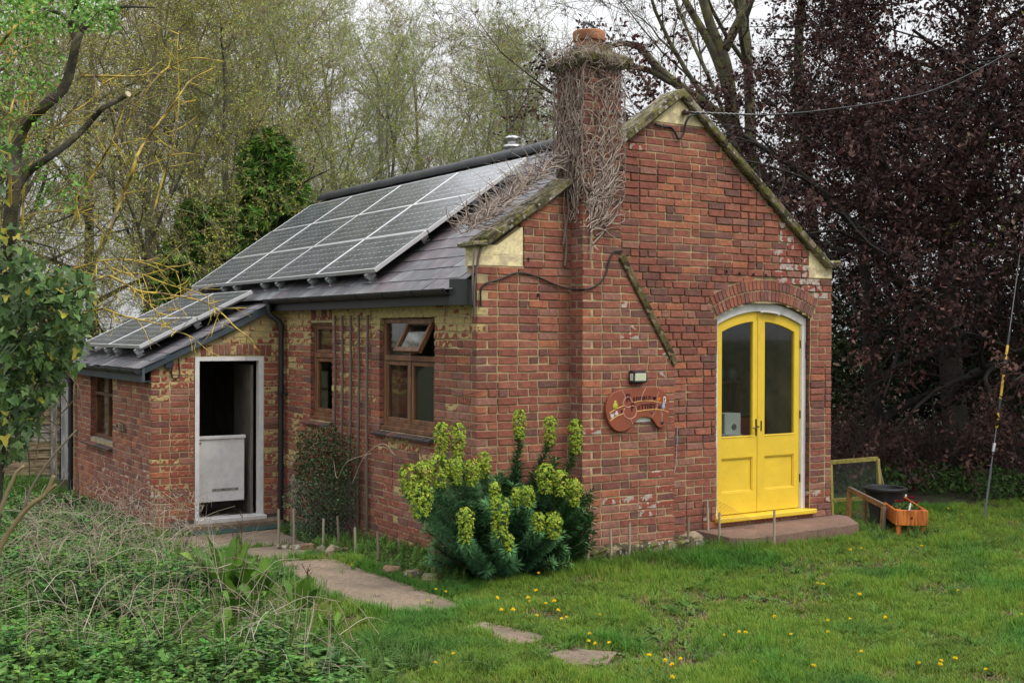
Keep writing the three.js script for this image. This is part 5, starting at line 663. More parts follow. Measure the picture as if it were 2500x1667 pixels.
// ------------------------------------------------------------------ leafless creeper on the chimney and coping
{
  const o = thing('chimney_creeper', 'leafless grey creeper matted over the chimney stack and left coping', 'creeper'), r = rng(64), s = new Soup(), grey = () => vary(pick([[.25, .19, .155], [.33, .265, .22], [.19, .14, .115], [.40, .33, .28]], r), .2, r);
  const face = (u, y, n, off) => n === 0 ? V(u, y, BR + off) : V(1.03 - off, y, u); // 0 front, 1 left
  const strand = (n, u, y, L, dirA, rad, spread) => { const pts = []; let a = dirA; const [lo, hi] = n === 0 ? [1.0, 1.5] : [-.26, .23]; const st = 10; for (let i = 0; i <= st; i++) { pts.push(face(Math.min(hi, Math.max(lo, u)), Math.min(4.62, y), n, .012 + rr(0, .03, r) + (y > 4.44 ? .06 : 0))); u += Math.sin(a) * L / st; y += Math.cos(a) * L / st; a += rr(-spread, spread, r); if (u < lo || u > hi) a = -a * .7; } s.tube(pts, rad, rad * .4, 4, grey()); };
  for (let i = 0; i < 170; i++) strand(1, rr(-.24, .21, r), rr(2.95, 4.4, r), rr(.25, .7, r), rr(-.6, .6, r), rr(.004, .008, r), .5);
  for (let i = 0; i < 165; i++) { const y = rr(3.0, 4.4, r), lim = y < 3.35 ? 1.2 + (y - 3) * .6 : 1.48; strand(0, rr(1.02, lim, r), y, rr(.2, .6, r), rr(-.7, .9, r), rr(.0035, .007, r), .55); }
  for (let i = 0; i < 60; i++) strand(0, rr(1.03, 1.3, r), rr(2.85, 3.3, r), rr(.3, .6, r), rr(-.2, 1.1, r), rr(.004, .007, r), .4);
  for (let i = 0; i < 40; i++) strand(i % 2, i % 2 ? rr(-.24, .2, r) : rr(1.03, 1.48, r), rr(3.2, 4.4, r), rr(.2, .45, r), (r() < .5 ? 1 : -1) * 1.5, .005, .3);
  // main stems
  for (const [pts, a] of [[[[.95, 2.55], [.965, 2.75], [.955, 2.9], [.99, 3.05], [.97, 3.3], [1.0, 3.6]], .016], [[[.93, 2.75], [.95, 2.95], [.93, 3.1], [.95, 3.35]], .012]]) s.tube(smooth(pts.map(([x, y]) => V(x, y, .03)), 14), a * .8, a * .5, 6, grey());
  for (const pts of [[[1.1, 2.6, .24], [1.1, 2.8, .235], [1.13, 3.0, .24], [1.2, 3.15, .24], [1.3, 3.3, .24]], [[1.12, 2.75, .235], [1.24, 2.86, .235], [1.36, 3.0, .235], [1.46, 3.06, .235]], [[1.16, 2.83, .235], [1.3, 2.9, .235], [1.44, 2.93, .235]]]) s.tube(smooth(pts.map(p => V(...p)), 14), .009, .004, 5, grey());
  // top of the stack: wild ends
  for (let i = 0; i < 190; i++) { const sd = r() < .5, p = sd ? V(rr(.95, 1.55, r), rr(4.42, 4.62, r), BR + rr(.0, .09, r)) : V(.96 + rr(-.05, .06, r), rr(4.42, 4.62, r), rr(-.3, .26, r)); const d = rdir(r), q = p.clone().addScaledVector(d, rr(.06, .2, r)); s.tube(smooth([p, p.clone().lerp(q, .5).addScaledVector(rdir(r), .03), q], 4), .004, .002, 3, grey()); }
  for (let i = 0; i < 70; i++) { const p = V(rr(.98, 1.5, r), rr(4.58, 4.68, r), rr(-.2, .22, r)), q = p.clone().add(V(rr(-.15, .15, r), rr(-.02, .1, r), rr(-.12, .12, r))); s.tube(smooth([p, p.clone().lerp(q, .5).add(V(0, .03, 0)), q], 4), .004, .002, 3, grey()); }
  // along the left coping
  for (let i = 0; i < 330; i++) { const t = r(), x = -.1 + t * 1.1, y = 2.76 + t * .78, p = V(x, y + rr(.02, .12, r), rr(-.24, .06, r)), d = V(rr(-.5, 1, r), rr(-.1, .7, r), rr(-.35, .35, r)).normalize(), q = p.clone().addScaledVector(d, rr(.1, .28, r)); s.tube(smooth([p, p.clone().lerp(q, .5).addScaledVector(rdir(r), .03), q], 4), rr(.004, .007, r), .003, 4, grey()); }
  for (let i = 0; i < 34; i++) { const t = r(), p = V(-.05 + t, 2.8 + t * .75, rr(-.25, -.1, r)), d = V(rr(-.9, -.2, r), rr(.05, .7, r), rr(-.7, .1, r)).normalize(), L = rr(.15, .5, r); s.tube(smooth([p, p.clone().addScaledVector(d, L * .5).add(V(0, .04, 0)), p.clone().addScaledVector(d, L)], 5), .0035, .0015, 3, vary([.42, .38, .34], .15, r)); }
  s.tube(smooth([V(-.04, 2.05, .02), V(-.05, 2.3, .03), V(-.02, 2.5, .03), V(.0, 2.62, .03), V(.04, 2.74, .05)], 12), .011, .014, 5, [.12, .09, .075]); s.tube(smooth([V(-.05, 2.2, .01), V(-.06, 2.45, .02), V(-.05, 2.7, .04)], 10), .008, .01, 5, [.2, .16, .14]);
  stuff(mesh('stems', s.geo(), twigM, o));
}
// ------------------------------------------------------------------ wires and canes against the side wall
{
  const r = rng(5), zs = [-3.06, -2.865, -2.648, -2.443, -2.222]; zs.forEach((z, i) => { const s = new Soup(); s.tube(smooth([V(-.03, -.2, z + rr(-.02, .02, r)), V(-.035, .6, z), V(-.03, 1.3, z + rr(-.015, .015, r)), V(-.03, 2.1, z)], 12), .017, .014, 6, vary([.15, .115, .085], .2, r), true); const o = mesh('trellis_cane', s.geo(), twigM, scene); tag(o, `dark upright wall cane, ${['first', 'second', 'third', 'fourth', 'fifth'][i]} from the small window`, 'cane', 'canes between the windows'); });
  [2.06, 1.8, 1.52, 1.22, .92].forEach((y, i) => { const s = new Soup(); s.tube([V(-.02, y, -3.2), V(-.026, y + .004, -2.7), V(-.02, y, -2.12)], .0028, .0028, 4, [.12, .1, .09]); tag(mesh('training_wire', s.geo(), twigM, scene), `thin training wire behind the wall canes, ${['highest', 'second from top', 'middle', 'second lowest', 'lowest'][i]}`, 'wire', 'training wires'); });
  [1.73, 1.36, 1.06].forEach((y, i) => { const s = new Soup(); s.tube(smooth([V(-.015, y, -.8), V(-.03, y + .02, -.5), V(-.02, y - .02, -.2), V(.0, y + .02, .015), V(.05, y + .02, .015)], 12), .0035, .0035, 4, [.07, .06, .055]); tag(mesh('training_wire', s.geo(), twigM, scene), `loose dark wire by the large window towards the wall corner, ${['upper', 'middle', 'lower'][i]}`, 'wire', 'training wires'); });
  const c = new Soup(); c.tube(smooth([V(2.36, .97, .012), V(2.35, .8, .015), V(2.33, .55, .015), V(2.29, .42, .015), V(2.33, .38, .02)], 16), .0035, .0035, 5, [.45, .47, .6]); tag(mesh('blue_string', c.geo(), twigM, scene), 'pale blue string hanging on the bricks left of the yellow doors', 'string');
}
// ------------------------------------------------------------------ old shed and netting at the far left
{
  const p = at(176, 1095, 19.5), o = thing('weatherboard_shed', 'old grey weatherboarded shed behind the lean-to and ivy', 'shed', null, [p.x, -.55, p.z], -.25); const r = rng(4);
  for (let i = 0; i < 13; i++) { const b = mesh('weatherboard', brickGeos['wb' + i % 3] ??= cbox(.155, 1.62, .022, .004, .006).rotateZ(Math.PI / 2), pick([oldWood, oldWood, greyWood], r), o); b.position.set(-1.0 + rr(-.01, .01, r), .12 + i * .135, .01); b.rotation.x = -.12; }
  const post = mesh('corner_post', cbox(.17, 2.0, .12, .008, .006), mat([.50, .50, .51], .9, { map: rep(woodTex(133, [.6, .6, .6], [.86, .86, .86]), 2), bumpMap: G4, bumpScale: .004 }), o); post.position.set(-.09, .95, .02); mesh('side_wall', box(-1.9, -.05, 0, 1.85, -1.6, -.05), greyWood, o);
  mesh('shed_roof', beamGeo(V(-.9, 1.86, .2), V(-.9, 2.2, -1.8), 2.2, .05), mat([.16, .17, .18], .8), o); mesh('door_board', cbox(.09, 1.9, .03, .004, .003).translate(-.28, .95, .045), greyWood, o);
}
// ------------------------------------------------------------------ spurge bush by the corner
{
  const o = thing('spurge_bush', 'large spurge bush with blue green leaves and lime flower heads at the wall corner', 'bush', null, [.1, ground(.1, .3), .3]), r = rng(21), org = o.position.clone(), lf = new Soup(), st = new Soup();
  const heads = [[1193, 975, 32, 66, 10.75], [1263, 990, 32, 66, 10.8], [1322, 1002, 34, 76, 10.85], [1014, 1012, 36, 82, 10.45], [1052, 1014, 36, 84, 10.5], [938, 1102, 44, 70, 10.0], [972, 1092, 40, 66, 10.1], [1008, 1082, 46, 72, 10.2], [965, 1148, 60, 74, 9.95], [1046, 1082, 38, 62, 10.3], [1084, 1085, 36, 60, 10.35], [1112, 1068, 32, 58, 10.5], [1253, 1098, 44, 66, 10.6], [1288, 1112, 34, 64, 10.6], [1318, 1132, 40, 64, 10.65], [1186, 1142, 24, 42, 10.3], [1213, 1140, 32, 48, 10.3], [1136, 1130, 24, 44, 10.15], [1147, 1186, 46, 98, 10.0], [1068, 1206, 40, 78, 9.85], [1236, 1200, 30, 44, 10.25], [1270, 1206, 46, 58, 10.3], [1168, 1247, 22, 38, 10.0]];
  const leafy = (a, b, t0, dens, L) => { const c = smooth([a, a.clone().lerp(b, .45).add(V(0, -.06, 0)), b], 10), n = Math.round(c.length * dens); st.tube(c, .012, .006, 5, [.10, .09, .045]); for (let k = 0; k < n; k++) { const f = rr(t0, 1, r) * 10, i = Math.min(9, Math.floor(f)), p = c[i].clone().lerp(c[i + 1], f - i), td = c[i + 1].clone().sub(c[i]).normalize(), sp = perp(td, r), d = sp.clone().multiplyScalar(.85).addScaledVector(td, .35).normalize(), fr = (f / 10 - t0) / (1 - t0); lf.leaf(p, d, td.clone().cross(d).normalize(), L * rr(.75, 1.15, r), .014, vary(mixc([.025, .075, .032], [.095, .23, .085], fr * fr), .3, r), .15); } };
  heads.forEach(([u, v, w, h, d]) => { const c = at(u * 1.0629, v * 1.0629, d).sub(org), k = d * 1.0629 / FPX, H = h * k, R = w * k / 2 * 1.12, top = c.clone().add(V(0, H / 2, 0)), bot = c.clone().add(V(0, -H / 2, 0)); const base = V(rr(-.12, .12, r), .02, rr(-.1, .1, r)); leafy(base, bot.clone().add(V(0, .02, 0)), .42, 60, .09);
    const s = new Soup(), n = Math.round(185 * Math.sqrt(R * H / .012)); for (let q = 0; q < n; q++) { const t = r(), a = r() * 6.283, rad = R * (t > .72 ? Math.sqrt(Math.max(.05, 1 - ((t - .72) / .3) ** 2)) : .62 + .53 * t) * Math.sqrt(rr(.5, 1.05, r)), p = bot.clone().lerp(top, t).add(V(Math.cos(a) * rad, 0, Math.sin(a) * rad)), out = V(Math.cos(a), .8, Math.sin(a)).normalize(), col = pick([[.23, .35, .03], [.30, .40, .035], [.16, .27, .022], [.36, .41, .05]], r);
      for (let m = 0; m < 6; m++) { const e = perp(out, r), g = out.clone().cross(e), S = rr(.0055, .009, r), c2 = p.clone().addScaledVector(e, rr(.002, .015, r)).addScaledVector(out, rr(-.006, .006, r)); s.poly(c2, e, g, [[-S, 0, .001], [0, -S, 0], [S, 0, .001], [0, S, .002]], vary(m ? col : [.17, .20, .02], .25, r)); } }
    st.tube([bot, top], .006, .004, 4, [.2, .24, .05]); const m = mesh('flower_head', s.geo(), leafM, o); });
  // leafy shoots without flowers
  for (let i = 0; i < 270; i++) { const a = r() * 6.283, k = Math.sqrt(r()), hgt = .15 + .85 * r() * (1 - .3 * k), tip = V(.1 + Math.cos(a) * k * .86, hgt, Math.sin(a) * k * .5 - .02); if (tip.z + org.z < .06 && tip.x + org.x > -.02) tip.z = .06 - org.z + .05; leafy(V(rr(-.12, .12, r), .02, rr(-.1, .1, r)), tip, .25, 26, .095); }
  for (const [x, y, z] of [[.22, .98, -.1], [.52, .95, -.12], [.62, 1.0, -.08]]) leafy(V(.05, .05, 0), V(x, y, z), .45, 55, .1);
  stuff(mesh('leaves', lf.geo(), matteLeafM, o)); stuff(mesh('stems', st.geo(), twigM, o));
}
// ------------------------------------------------------------------ rose bush in netting under the wall canes
{
  const o = thing('netted_rose_bush', 'dark leaved rose bush inside wire netting below the wall canes', 'bush', null, [-.3, ground(-.3, -2.75), -2.78]), r = rng(23), s = new Soup(), b = new Soup();
  for (let i = 0; i < 6500; i++) { const t = r(), a = r() * 6.283, R = (t < .3 ? .22 + t * .35 : .34 * (1 - .35 * (t - .3))) * Math.sqrt(r()) * 1.15 * (.55 + .95 * fbm(Math.cos(a) * 1.6 + 4, Math.sin(a) * 1.6 + t * 3.2, 33, 3)), p = V(Math.cos(a) * R * .8, t * (1.0 + .4 * fbm(Math.sin(a) * 2 + 9, R * 6, 36, 2)), Math.sin(a) * R * 1.55 - .04), d = rdir(r); s.leaf(p, d, perp(d, r), rr(.025, .045, r), rr(.015, .026, r), vary(t > .75 && r() < .3 ? [.14, .06, .035] : pick([[.042, .08, .026], [.068, .115, .038], [.03, .058, .02]], r), .3, r)); }
  for (let i = 0; i < 40; i++) { const e = V(rr(-.22, .18, r), rr(.5, 1.3, r), rr(-.36, .36, r)); b.tube(smooth([V(rr(-.06, .06, r), 0, rr(-.06, .06, r)), V(e.x * .6, e.y * .5, e.z * .6), e], 5), .006, .002, 3, [.12, .07, .04]); }
  b.tube(smooth([V(0, .9, .3), V(-.05, .75, .5), V(-.05, .95, .75), V(.1, 1.05, 1.0)], 14), .004, .003, 4, [.5, .42, .3]); b.tube(smooth([V(.1, .7, .55), V(.15, 1.0, .75), V(.2, 1.15, 1.1), V(.22, 1.05, 1.3)], 14), .004, .003, 4, [.5, .42, .3]);
  stuff(mesh('foliage', s.geo(), glossLeafM, o)); stuff(mesh('stems', b.geo(), twigM, o));
  const nt = new Soup(); for (let i = 0; i < 40; i++) for (const sg of [1, -1]) { const pts = []; for (let j = 0; j <= 26; j++) { const a = (i + sg * ((j % 2) ? .5 : 0)) / 40 * 6.283; pts.push(V(Math.cos(a) * .31, j * .027, Math.sin(a) * .48)); } nt.tube(pts, .0008, .0008, 3, [.3, .32, .34]); } stuff(mesh('wire_netting', nt.geo(), twigM, o));
}
{ const o = thing('wire_fence', 'rusty square mesh wire fence at the foot of the lean-to corner', 'wire fence'), s = new Soup(), r = rng(71), A = V(-2.05, 0, -6.4), B = V(-1.62, 0, -4.55), y0 = ground(-1.8, -5) - .02; for (let i = 0; i <= 16; i++) { const p = A.clone().lerp(B, i / 16); s.tube([p.clone().setY(y0), p.clone().setY(y0 + .55 + rr(-.01, .01, r))], .0022, .0022, 3, [.10, .075, .06]); } for (let j = 0; j <= 6; j++) s.tube([A.clone().setY(y0 + j * .09), A.clone().lerp(B, .5).setY(y0 + j * .09 + .012), B.clone().setY(y0 + j * .09)], .0022, .0022, 3, [.10, .075, .06]); stuff(mesh('wire_mesh', s.geo(), twigM, o)); for (const t of [0, 1]) { const p = A.clone().lerp(B, t), k = new Soup(); k.tube([p.clone().setY(y0 - .1), p.clone().setY(y0 + .62)], .009, .009, 6, [.12, .09, .07], true); mesh('post', k.geo(), twigM, o); } }
// ------------------------------------------------------------------ stakes, stones, mat
{
  const list = [[-.751, -2.923, -.45, .005], [-.782, -2.405, -.42, .078], [-.367, -3.031, -.45, -.038], [-.682, -1.891, -.38, .033], [-.526, -1.845, -.38, .049], [-.676, -1.147, -.33, .043], [-.553, -.898, -.3, .029], [-.152, -1.234, -.32, -.12], [-.499, .129, -.3, .08], [-.144, .3, -.3, -.09], [.76, .395, -.3, .143], [1.03, .3, -.3, .082], [1.258, .36, -.3, .078], [1.458, .376, -.3, .123], [2.01, .16, -.3, .09], [2.245, .305, -.3, .098], [2.74, .05, -.3, .2], [2.62, .35, -.3, .124], [3.03, .7, -.3, .159]];
  const wh = ['nearest the downpipe', 'second along the path bed', 'close to the rose netting', 'fourth along the path bed, upright', 'fifth along the path bed, leaning', 'in front of the rose netting', 'between the rose and the spurge', 'short, near the side wall', 'tall, left of the spurge', 'half hidden under the spurge', 'right of the spurge, leaning', 'at the left edge of the chimney breast', 'in front of the chimney breast, second', 'in front of the chimney breast below the sign', 'at the right edge of the chimney breast', 'in the bed right of the breast', 'tall, against the yellow door jamb', 'left of the doorstep', 'in front of the doorstep']; const r = rng(17);
  list.forEach(([x, z, y0, y1], i) => { const s = new Soup(), k = V(rr(-.015, .015, r), 0, rr(-.01, .01, r)); s.tube([V(x, y0 - .05, z), V(x + k.x * .5 + .003, (y0 + y1) / 2, z), V(x + k.x, y1, z + k.z)], .0135, .012, 7, vary(pick([[.30, .24, .17], [.36, .30, .22], [.22, .17, .12]], r), .15, r), true); tag(mesh('garden_stake', s.geo(), twigM, scene), `weathered wooden stake ${wh[i]}`, 'stake', 'stakes round the flower bed'); });
  [[-.93, -2.35, .11], [-.86, -2.16, .1], [-.78, -2.05, .12], [-.80, -1.62, .1], [-.75, -1.5, .13], [-.70, -1.38, .11], [-.75, -.2, .14], [-.70, .1, .16], [-.64, .3, .13]].forEach(([x, z, w], i) => { const o = mesh('edging_stone', cbox(w * 1.2, w * .8, w, w * .18, w * .12), pick([mat([.30, .17, .11], .95, { bumpMap: G4, bumpScale: .008, map: rep(speck, 5) }), copingM, mat([.38, .30, .20], .95, { bumpMap: G4, bumpScale: .008, map: rep(speck, 5) })], r), scene); o.position.set(x, ground(x, z) + .025, z); o.rotation.set(rr(-.3, .3, r), rr(-1, 1, r), rr(-.3, .3, r)); tag(o, `rough bed edging stone, ${['first', 'second', 'third', 'fourth', 'fifth', 'sixth', 'seventh', 'eighth', 'ninth'][i]} along the path from the stable door`, 'stone', 'stones edging the bed'); });
  const m = thing('door_mat', 'dark green slatted mat lying below the stable door step', 'door mat', null, [-.62, ground(-.62, -4.4) + .022, -4.42], .06); for (let i = 0; i < 7; i++) { const q = mesh('slat', brickGeos.matslat ??= cbox(1.22, .018, .03, .004, .001), mat([.03, .07, .06], .7), m); q.position.set(0, 0, -.13 + i * .043); }
}
// ------------------------------------------------------------------ lichened tree and ivy at the left
{
  const D = 8.6, r = rng(91), o = thing('lichened_elder', 'old elder with yellow lichen on its twigs at the left edge', 'tree'), bk = new Soup(), tw = new Soup(), lf = new Soup();
  const lich = (a) => (t, i, p) => mixc([.115, .095, .065], [.62, .44, .06], a * ss(.28, .54, vn(p.x * 22 + i * .37, p.y * 22, 13))), dark = (t, i, p) => mixc([.08, .066, .05], [.18, .165, .07], ss(.5, .8, vn(p.x * 12 + i, p.y * 12, 3)));
  const C = (s, pts, a, b, col, oy = 0, dd = 0) => { const c = smooth(pts.map(([x, y], i) => at(x / 2.8, y / 2.8 + oy, D + dd + .12 * Math.sin(i * 1.7 + x))), pts.length * 4); s.tube(c, a, b, 7, col, true); return c; };
  const px = 1 / 345; // metres in a photo pixel there
  C(bk, [[-120, 4700], [-60, 3600], [10, 2600], [40, 1900], [60, 1560], [90, 1250], [110, 1000], [165, 860], [280, 740], [430, 600], [490, 420], [520, 280], [565, 180]], .06, .028, dark);
  C(bk, [[565, 190], [480, 140], [400, 90], [300, 60]], .026, .01, dark); C(bk, [[565, 190], [620, 130], [720, 70], [860, 45], [1050, 50]], .025, .006, dark); C(bk, [[520, 300], [480, 200], [500, 80], [560, -60]], .02, .012, dark);
  C(bk, [[100, 1300], [200, 1170], [310, 1090], [450, 990], [560, 890], [640, 800], [700, 740], [800, 685], [868, 645]], .027, .019, dark);
  { const p = at(872 / 2.8, 643 / 2.8, D - .02), e = mesh('cut_end', new THREE.CylinderGeometry(.02, .021, .012, 14), mat([.62, .52, .36], .8), o); e.position.copy(p); e.quaternion.setFromUnitVectors(V(0, 1, 0), at(960 / 2.8, 600 / 2.8, D - .1).sub(p).normalize()); }
  const lines = [[[[740, 1568], [830, 1350], [900, 1180], [930, 1080], [1000, 950], [1070, 860], [1110, 800], [1200, 690], [1300, 550], [1450, 470]], .017, 0], [[[480, 1568], [560, 1350], [640, 1180], [760, 980], [870, 830], [950, 690], [1080, 515], [1170, 450], [1330, 395], [1520, 420]], .014, 0], [[[60, 1600], [100, 1560], [180, 1490], [290, 1450], [460, 1440], [640, 1470], [760, 1510]], .009, 0], [[[60, 560], [100, 500], [200, 420], [380, 330], [540, 285], [700, 240], [830, 235], [1000, 245], [1130, 280], [1215, 320]], .010, 550], [[[300, 800], [440, 520], [540, 430], [640, 380], [730, 345], [850, 400], [950, 450], [1100, 465], [1240, 490], [1380, 520], [1500, 590], [1600, 690], [1700, 770], [1770, 870]], .013, 550], [[[380, 640], [590, 600], [700, 570], [810, 610], [930, 640], [1110, 685], [1200, 725], [1300, 760], [1410, 850]], .010, 550], [[[860, 400], [940, 470], [1050, 570], [1130, 680]], .007, 550], [[[700, 240], [760, 290], [860, 330], [960, 330], [1080, 380], [1200, 420], [1330, 450], [1490, 520]], .008, 550],
    [[[70, 1500], [65, 1200], [65, 900], [75, 740], [120, 650], [260, 640]], .014, 0], [[[150, 1568], [160, 1250], [190, 1000], [150, 800], [185, 620]], .010, 0], [[[0, 300], [60, 220], [150, 140], [260, 70]], .016, 0], [[[0, 480], [80, 400], [110, 330], [60, 230]], .015, 0], [[[100, 1000], [250, 920], [450, 860], [620, 830], [680, 780]], .008, 0], [[[560, 520], [750, 520], [920, 520], [1060, 500]], .012, 0], [[[330, 900], [480, 780], [640, 660], [720, 540], [800, 590]], .007, 0], [[[420, 330], [400, 470], [300, 900], [200, 1100]], .012, 550], [[[700, 60], [640, 330], [560, 480]], .012, 550], [[[1050, 1440], [1130, 1150], [1190, 960], [1220, 700], [1210, 330], [1220, 210]], .008, 0], [[[560, 1568], [520, 1350], [600, 1240], [720, 1080], [800, 870], [860, 700]], .008, 0]];
  for (const [p, rad, oy] of lines) { const c = C(tw, p, rad * .85, rad * .3, lich(rad < .011 ? 1 : .75), oy, rr(-.25, .3, r)); for (let i = 3; i < c.length - 1; i += 1) if (r() < .55) { const td = c[i + 1].clone().sub(c[i]).normalize(), d = td.clone().multiplyScalar(.6).addScaledVector(perp(td, r), .8).normalize(), L = rr(.06, .3, r), e = c[i].clone().addScaledVector(d, L); tw.tube(smooth([c[i], c[i].clone().lerp(e, .5).addScaledVector(rdir(r), .02), e], 4), .004, .0018, 4, lich(1)); if (r() < .5) tw.tube([c[i].clone().lerp(e, .6), e.clone().addScaledVector(rdir(r), .08)], .0025, .0015, 3, lich(1)); } }
  // fine twigs and fresh leaves at the top left
  for (let i = 0; i < 190; i++) { const a = at(rr(-20, 420, r), rr(-20, 620, r), D + rr(-.5, 1.2, r)), c = [a]; let d = rdir(r); for (let k = 0; k < 4; k++) { d.addScaledVector(rdir(r), .5).normalize(); c.push(c[k].clone().addScaledVector(d, .09)); } tw.tube(c, .004, .002, 3, vary([.16, .13, .08], .3, r)); }
  for (const [u, v, w, h, n] of [[150, 30, 140, 50, 900], [60, 120, 90, 120, 560], [230, 20, 60, 40, 320], [40, 300, 70, 120, 380], [150, 470, 60, 50, 160], [20, 30, 60, 50, 320]]) for (let i = 0; i < n; i++) { const p = at(u + rr(-w, w, r), v + rr(-h, h, r), D + rr(-.5, .9, r)), d = rdir(r); lf.leaf(p, d, perp(d, r), rr(.03, .058, r), rr(.014, .026, r), vary(pick([[.16, .34, .06], [.22, .42, .08], [.12, .27, .05]], r), .25, r)); }
  mesh('trunk', bk.geo(), barkM, o); stuff(mesh('twigs', tw.geo(), twigM, o)); stuff(mesh('crown', lf.geo(), leafM, o));
  // ivy mass
  const iv = thing('ivy_bush', 'mass of broad green ivy leaves hanging before the lean-to at the left', 'ivy'), s = new Soup(), b = new Soup(); const shape = [[0, -.12], [.36, -.2], [.5, .12], [.25, .3], [.22, .55], [0, .95], [-.22, .55], [-.25, .3], [-.5, .12], [-.36, -.2]];
  const blobs = [[90, 790, 110, 130, 560], [40, 700, 90, 90, 300], [170, 720, 60, 70, 170], [60, 930, 80, 90, 360], [25, 1040, 55, 90, 260], [150, 850, 60, 70, 190], [30, 600, 40, 50, 40], [15, 860, 60, 160, 160], [130, 950, 30, 40, 30], [75, 1030, 25, 25, 14], [215, 790, 22, 30, 18], [10, 420, 20, 80, 26]];
  for (const [u, v, w, h, n] of blobs) for (let i = 0; i < n; i++) { const a = r() * 6.283, k = Math.sqrt(r()), p = at(u + Math.cos(a) * w * k, v + Math.sin(a) * h * k, D - .15 + rr(-.4, .5, r)), out = EYE.clone().sub(p).normalize().multiplyScalar(.6).add(V(0, .7, 0)).addScaledVector(rdir(r), .75).normalize(), dn = V(0, -1, 0).addScaledVector(rdir(r), .7); dn.addScaledVector(out, -dn.dot(out)).normalize(); const sd = out.clone().cross(dn), S = rr(.046, .078, r); s.poly(p, dn, sd, shape.map(([x, y]) => [x * S, y * S, Math.abs(x) * S * rr(-.2, .6, r)]), vary(r() < .05 ? [.40, .38, .05] : pick([[.05, .108, .024], [.072, .14, .032], [.035, .078, .018], [.10, .18, .04]], r), .28, r)); }
  for (let i = 0; i < 40; i++) { const a = at(rr(0, 170, r), rr(650, 1080, r), D + rr(-.2, .3, r)); b.tube(smooth([a, a.clone().add(V(rr(-.1, .1, r), -.15, rr(-.1, .1, r))), a.clone().add(V(rr(-.2, .2, r), -.35, rr(-.1, .1, r)))], 5), .007, .004, 4, [.16, .12, .07]); }
  stuff(mesh('leaves', s.geo(), new THREE.MeshPhysicalMaterial({ vertexColors: true, roughness: .5, specularIntensity: .5, side: THREE.DoubleSide, transmission: .25, thickness: 0 }), iv)); stuff(mesh('stems', b.geo(), twigM, iv));
  // cut sticks in the left foreground
  const k = thing('pruned_sticks', 'cut pale brown sticks of a pruned shrub at the left edge', 'cut shrub'); const cs = new Soup(), E = (pts, a, b, c = [.20, .155, .07]) => cs.tube(smooth(pts.map(([x, y]) => at(x / 2.8, 1107 + y / 2.8, 7.6)), pts.length * 3), a, b, 7, (t, i) => vary(c, .12, r), true);
  E([[-30, 720], [20, 600], [120, 450], [210, 350], [300, 285], [340, 210], [365, 150]], .017, .012); E([[300, 285], [350, 235], [380, 212]], .012, .009); E([[-20, 430], [20, 330], [70, 210], [110, 130], [160, 85]], .013, .01, [.22, .17, .09]); E([[150, 400], [210, 240], [290, 110], [380, -10], [520, -160]], .009, .006, [.16, .13, .09]); mesh('sticks', cs.geo(), twigM, k).userData.kind = 'stuff';
}

// ------------------------------------------------------------------ grass, weeds, flowers
const edge = z => -1.78 - .1 * (z + 3.6) + .18 * (fbm(z * 1.3 + 4, 2, 66, 3) - .5); // undergrowth lies left of this line
const inHouse = (x, z) => (x > -.03 && x < GW + .05 && z < .01) || (x > LX - .03 && x < .1 && z < LZ + .02) || (x > 1.0 && x < 2.2 && z < BR + .02);
const onStep = (x, z) => (x > 2.62 && x < 4.74 && z > -.1 && z < .66 - (x - 2.6) * .05 && !(x > 4.4 && z > .55 - (x - 4.4) * 1.3)) || (x > -1.25 && x < .0 && z < LZ + .25 && z > LZ - .1) || (x > -1.25 && x < 0 && z > -4.6 && z < -4.25);
const inBed = (x, z) => (x > -.72 - .25 * ss(-1, -2.4, z) && x < .05 && z < .55 && z > -4.4) || (x > 0 && x < 2.62 && z < .42 && z > -.1);
function blades(n, h, w, bend, r, col0, col1) { const s = new Soup(); for (let i = 0; i < n; i++) { const a = r() * 6.283, lean = rr(.1, bend, r), H = h * rr(.55, 1.1, r), dx = Math.cos(a), dz = Math.sin(a), b = V(rr(-.025, .025, r), 0, rr(-.025, .025, r)), sx = -dz * w / 2, sz = dx * w / 2, c = mixc(col0, col1, r()); const P = t => V(b.x + dx * lean * H * t * t, H * t * (1 - lean * .35 * t), b.z + dz * lean * H * t * t); const p0 = P(0), p1 = P(.5), p2 = P(1); const q = [s.v(p0.x - sx, 0, p0.z - sz, c), s.v(p0.x + sx, 0, p0.z + sz, c), s.v(p1.x - sx * .8, p1.y, p1.z - sz * .8, c), s.v(p1.x + sx * .8, p1.y, p1.z + sz * .8, c), s.v(p2.x, p2.y, p2.z, c)]; s.i.push(q[0], q[1], q[3], q[0], q[3], q[2], q[2], q[3], q[4]); } return s.geo(); }
const grassM = new THREE.MeshPhysicalMaterial({ vertexColors: true, roughness: .7, specularIntensity: .35, transmission: .25, thickness: 0, side: THREE.DoubleSide });
function scatter(name, label, cat, geos, m, spots) { // one stuff object for each kind of tuft
  const g = thing(name, label, cat); g.userData.kind = 'stuff'; const lists = geos.map(() => []); spots.forEach(s => lists[s[5]].push(s)); const M = new THREE.Matrix4(), Q = new THREE.Quaternion(), E = new THREE.Euler(), c = new THREE.Color();
  lists.forEach((L, k) => { if (!L.length) return; const o = lit(new THREE.InstancedMesh(geos[k], m, L.length)); o.name = 'tufts'; o.userData.kind = 'stuff'; L.forEach(([x, z, ry, s, col, , y = 0, tilt = .1], i) => { E.set(rnd() * tilt * 2 - tilt, ry, rnd() * tilt * 2 - tilt); M.compose(V(x, ground(x, z) + y - .005, z), Q.setFromEuler(E), V(s[0], s[1], s[0])); o.setMatrixAt(i, M); o.setColorAt(i, c.setRGB(...col)); }); g.add(o); });
}
